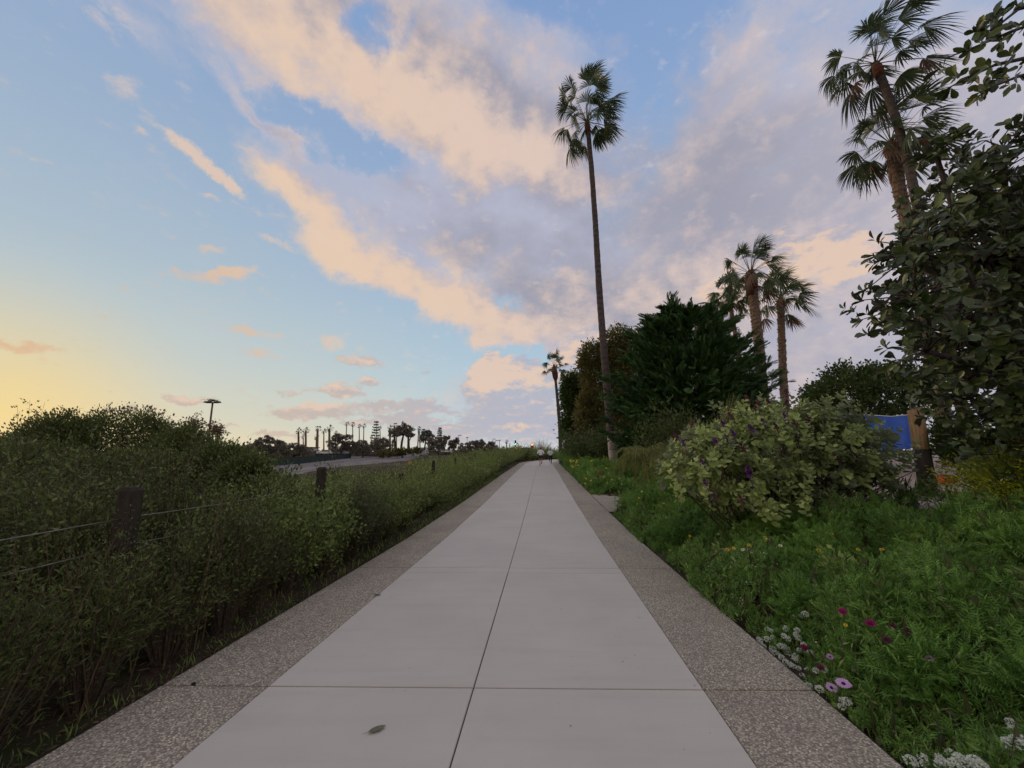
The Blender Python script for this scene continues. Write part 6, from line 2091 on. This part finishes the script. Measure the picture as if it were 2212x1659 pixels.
def runner(loc, rot, lab, top, topm, legm, shoem, hairm, H=1.75, woman=False, stride=1, shorts=True):
    """seen from behind, mid-stride, forearms carried in front of the chest; +y is forwards"""
    root = empty('person', (0, 0, 0), lab, 'person')
    k = H / 1.75
    sw = .185 if not woman else .16
    s = stride
    # standing leg on side s, the other folded back
    J = {'pelvis': (0, 0, .95), 'waist': (0, .02, 1.10), 'chest': (0, .05, 1.32), 'neckb': (0, .06, 1.47), 'neck': (0, .07, 1.53), 'head': (0, .09, 1.60), 'crown': (0, .10, 1.68),
         'hs': (.10 * s, .0, .91), 'ks': (.09 * s, .10, .50), 'as': (.08 * s, -.02, .09), 'ts': (.09 * s, .14, .03),
         'hb': (-.10 * s, 0, .91), 'kb': (-.11 * s, -.04, .50), 'ab': (-.08 * s, -.40, .34), 'tb': (-.08 * s, -.48, .20),
         'shl': (-sw, .05, 1.42), 'ell': (-sw - .12, -.12, 1.17), 'wrl': (-sw - .01, .12, 1.12), 'hal': (-sw + .05, .20, 1.15),
         'shr': (sw, .05, 1.42), 'elr': (sw + .12, -.06, 1.17), 'wrr': (sw + .02, .16, 1.20), 'har': (sw - .04, .24, 1.25)}
    Rd = {'pelvis': (.15, .11), 'waist': (.125, .095), 'chest': (.155, .11), 'neckb': (.09, .08), 'neck': .052, 'head': (.072, .085), 'crown': (.070, .085), 'hs': .085, 'ks': .056, 'as': .036, 'ts': (.045, .03),
          'hb': .085, 'kb': .056, 'ab': .036, 'tb': (.04, .03), 'shl': .062, 'ell': .042, 'wrl': .029, 'hal': (.036, .022), 'shr': .062, 'elr': .042, 'wrr': .029, 'har': (.036, .022)}
    nm = list(J)
    E = [('pelvis', 'waist'), ('waist', 'chest'), ('chest', 'neckb'), ('neckb', 'neck'), ('neck', 'head'), ('head', 'crown'), ('pelvis', 'hs'), ('hs', 'ks'), ('ks', 'as'), ('as', 'ts'), ('pelvis', 'hb'), ('hb', 'kb'), ('kb', 'ab'), ('ab', 'tb'),
         ('neckb', 'shl'), ('shl', 'ell'), ('ell', 'wrl'), ('wrl', 'hal'), ('neckb', 'shr'), ('shr', 'elr'), ('elr', 'wrr'), ('wrr', 'har')]
    sc = lambda p: tuple(c * k for c in p)
    skin_mesh('body', [sc(J[n]) for n in nm], [(nm.index(a), nm.index(b)) for a, b in E], [Rd[n] for n in nm], M['skin'], root)
    # shirt: loose, long sleeves to the forearm, hem over the hips
    jt = ['pelvis', 'waist', 'chest', 'neckb', 'shl', 'ell', 'shr', 'elr']
    jp = {n: J[n] for n in jt}
    jp['pelvis'] = (0, 0, .90)
    rd = {'pelvis': (.20, .15), 'waist': (.185, .14), 'chest': (.20, .14), 'neckb': (.10, .10), 'shl': .088, 'ell': .068, 'shr': .088, 'elr': .068}
    jp['fl'] = tuple(np.array(J['ell']) * .45 + np.array(J['wrl']) * .55); jp['fr'] = tuple(np.array(J['elr']) * .45 + np.array(J['wrr']) * .55)
    rd['fl'] = rd['fr'] = .052
    jt += ['fl', 'fr']
    ed = [('pelvis', 'waist'), ('waist', 'chest'), ('chest', 'neckb'), ('neckb', 'shl'), ('shl', 'ell'), ('ell', 'fl'), ('neckb', 'shr'), ('shr', 'elr'), ('elr', 'fr')]
    skin_mesh(top, [sc(jp[n]) for n in jt], [(jt.index(a), jt.index(b)) for a, b in ed], [rd[n] for n in jt], M[topm], root)
    # shorts or tights
    def lerp(a, b, t): return tuple(np.array(J[a]) * (1 - t) + np.array(J[b]) * t)
    if shorts:
        pts = [J['pelvis'], J['hs'], lerp('hs', 'ks', .55), J['hb'], lerp('hb', 'kb', .55)]
        ra = [(.165, .125), .105, .095, .105, .095]
        ee = [(0, 1), (1, 2), (0, 3), (3, 4)]
    else:
        pts = [J['pelvis'], J['hs'], J['ks'], J['as'], J['hb'], J['kb'], J['ab']]
        ra = [(.155, .115), .092, .062, .043, .092, .062, .043]
        ee = [(0, 1), (1, 2), (2, 3), (0, 4), (4, 5), (5, 6)]
    skin_mesh('shorts' if shorts else 'tights', [sc(p) for p in pts], ee, ra, M[legm], root)
    for a, b in (('as', 'ts'), ('ab', 'tb')):
        A, B = np.array(J[a]), np.array(J[b])
        h = A + (A - B) * .25
        skin_mesh('shoe', [sc(h), sc(A * .5 + B * .5), sc(B + (B - A) * .15)], [(0, 1), (1, 2)], [.042, (.05, .045), (.045, .03)], M[shoem], root, 1)
    ball('hair', sc((0, .07, 1.655)), (.088, .102, .105), M[hairm], root, cut=-.55)
    if woman:
        skin_mesh('ponytail', [sc((0, -.02, 1.68)), sc((.02, -.12, 1.60)), sc((.05, -.15, 1.47))], [(0, 1), (1, 2)], [.03, .035, .015], M[hairm], root, 1)
    for sx in (-1, 1):
        ball('ear', sc((.083 * sx, .08, 1.61)), (.012, .02, .03), M['skin'], root, 8, 6)
    ball('nose', sc((0, .185, 1.60)), (.014, .02, .022), M['skin'], root, 8, 6)
    for sx in (-1, 1):
        ball('eye', sc((.03 * sx, .168, 1.625)), (.012, .008, .008), M['black'], root, 8, 6)
    root.location = loc
    root.rotation_euler = (0, 0, rot)
    return root


def on_path(u, y):
    x = (u - 1106) / FOC * y / math.cos(0)
    s = np.interp(y, _cy, _S)
    return (x, y, float(path_z(s)) + .0)


runner(on_path(1167.5, 38.6), -.08, 'running man seen from behind in a white long-sleeved top and dark shorts', 'shirt', 'shirt_white', 'shorts_dark', 'shoe', 'hair_dark', 1.78, False, -1, True)
runner(on_path(1188.0, 41.5), -.08, 'running woman seen from behind in a pale grey-green top and black tights', 'top', 'shirt_pale', 'tights', 'shoe_light', 'hair_fair', 1.70, True, 1, False)

# ================================================================== leaves and specks on the path
def ground_leaf(u, v, L, ang, mat, lab, curl=.10, name='fallen_leaf'):
    r = ray(u, v); k = (-EYE + .004) / r.z
    p = Vector((0, 0, EYE)) + r * k
    root = empty(name, tuple(p), lab, 'leaf')
    n = 9
    V, F = [], []
    for i in range(n):
        t = i / (n - 1)
        w = L * .21 * math.sin(PI * t) ** .8 + .0004
        z = .003 + curl * L * (t - .5) ** 2 * 2
        for s in (-1, 0, 1):
            V.append((L * (t - .5), s * w, z + (abs(s) * .045 * L * math.sin(PI * t))))
    for i in range(n - 1):
        for j in (0, 1):
            a = i * 3 + j
            F.append((a, a + 3, a + 4, a + 1))
    V = np.array(V)
    c, s = math.cos(ang), math.sin(ang)
    V = np.stack([V[:, 0] * c - V[:, 1] * s + p.x, V[:, 0] * s + V[:, 1] * c + p.y, V[:, 2] + p.z], 1)
    MB().add(V, F).build('blade', M[mat], root, smooth=True)
    a = np.array([V[0, 0], V[0, 1], V[1, 2]])
    MB().add(*tube([a, a - np.array([c, s, 0]) * L * .28 + [0, 0, .001]], [.0012, .0008], 4)).build('leaf_stalk', M['stem'], root)
    return root


M['leaf_sage'] = simple('leaf_sage', (.17, .17, .10), (.12, .125, .075), 40, .7)
M['leaf_brown'] = simple('leaf_brown', (.05, .028, .022), (.035, .02, .016), 40, .7)
ground_leaf(814, 1577, .105, .62, 'leaf_sage', 'grey-green fallen leaf lying on the nearest concrete slab')
ground_leaf(816, 1286, .085, .15, 'leaf_brown', 'small dark curled leaf near the left edge of the concrete', curl=.5)
ground_leaf(310, 1448, .09, .4, 'frond_dry', 'pale dry leaf on the soil left of the pebbled band')
ground_leaf(544, 1332, .07, .2, 'frond_dry', 'pale dry leaf under the hedge left of the path')
r = ray(418, 1479); p = Vector((0, 0, EYE)) + r * (-EYE / r.z)
pb = MB(); pb.add(*tube([(p.x - .012, p.y, .004), (p.x, p.y, .008), (p.x + .014, p.y, .004)], [.006, .011, .005], 8))
tag(pb.build('pebble', M['black'], None, loc=(p.x, p.y, .005)), 'small dark stone on the left pebbled band', 'stone')
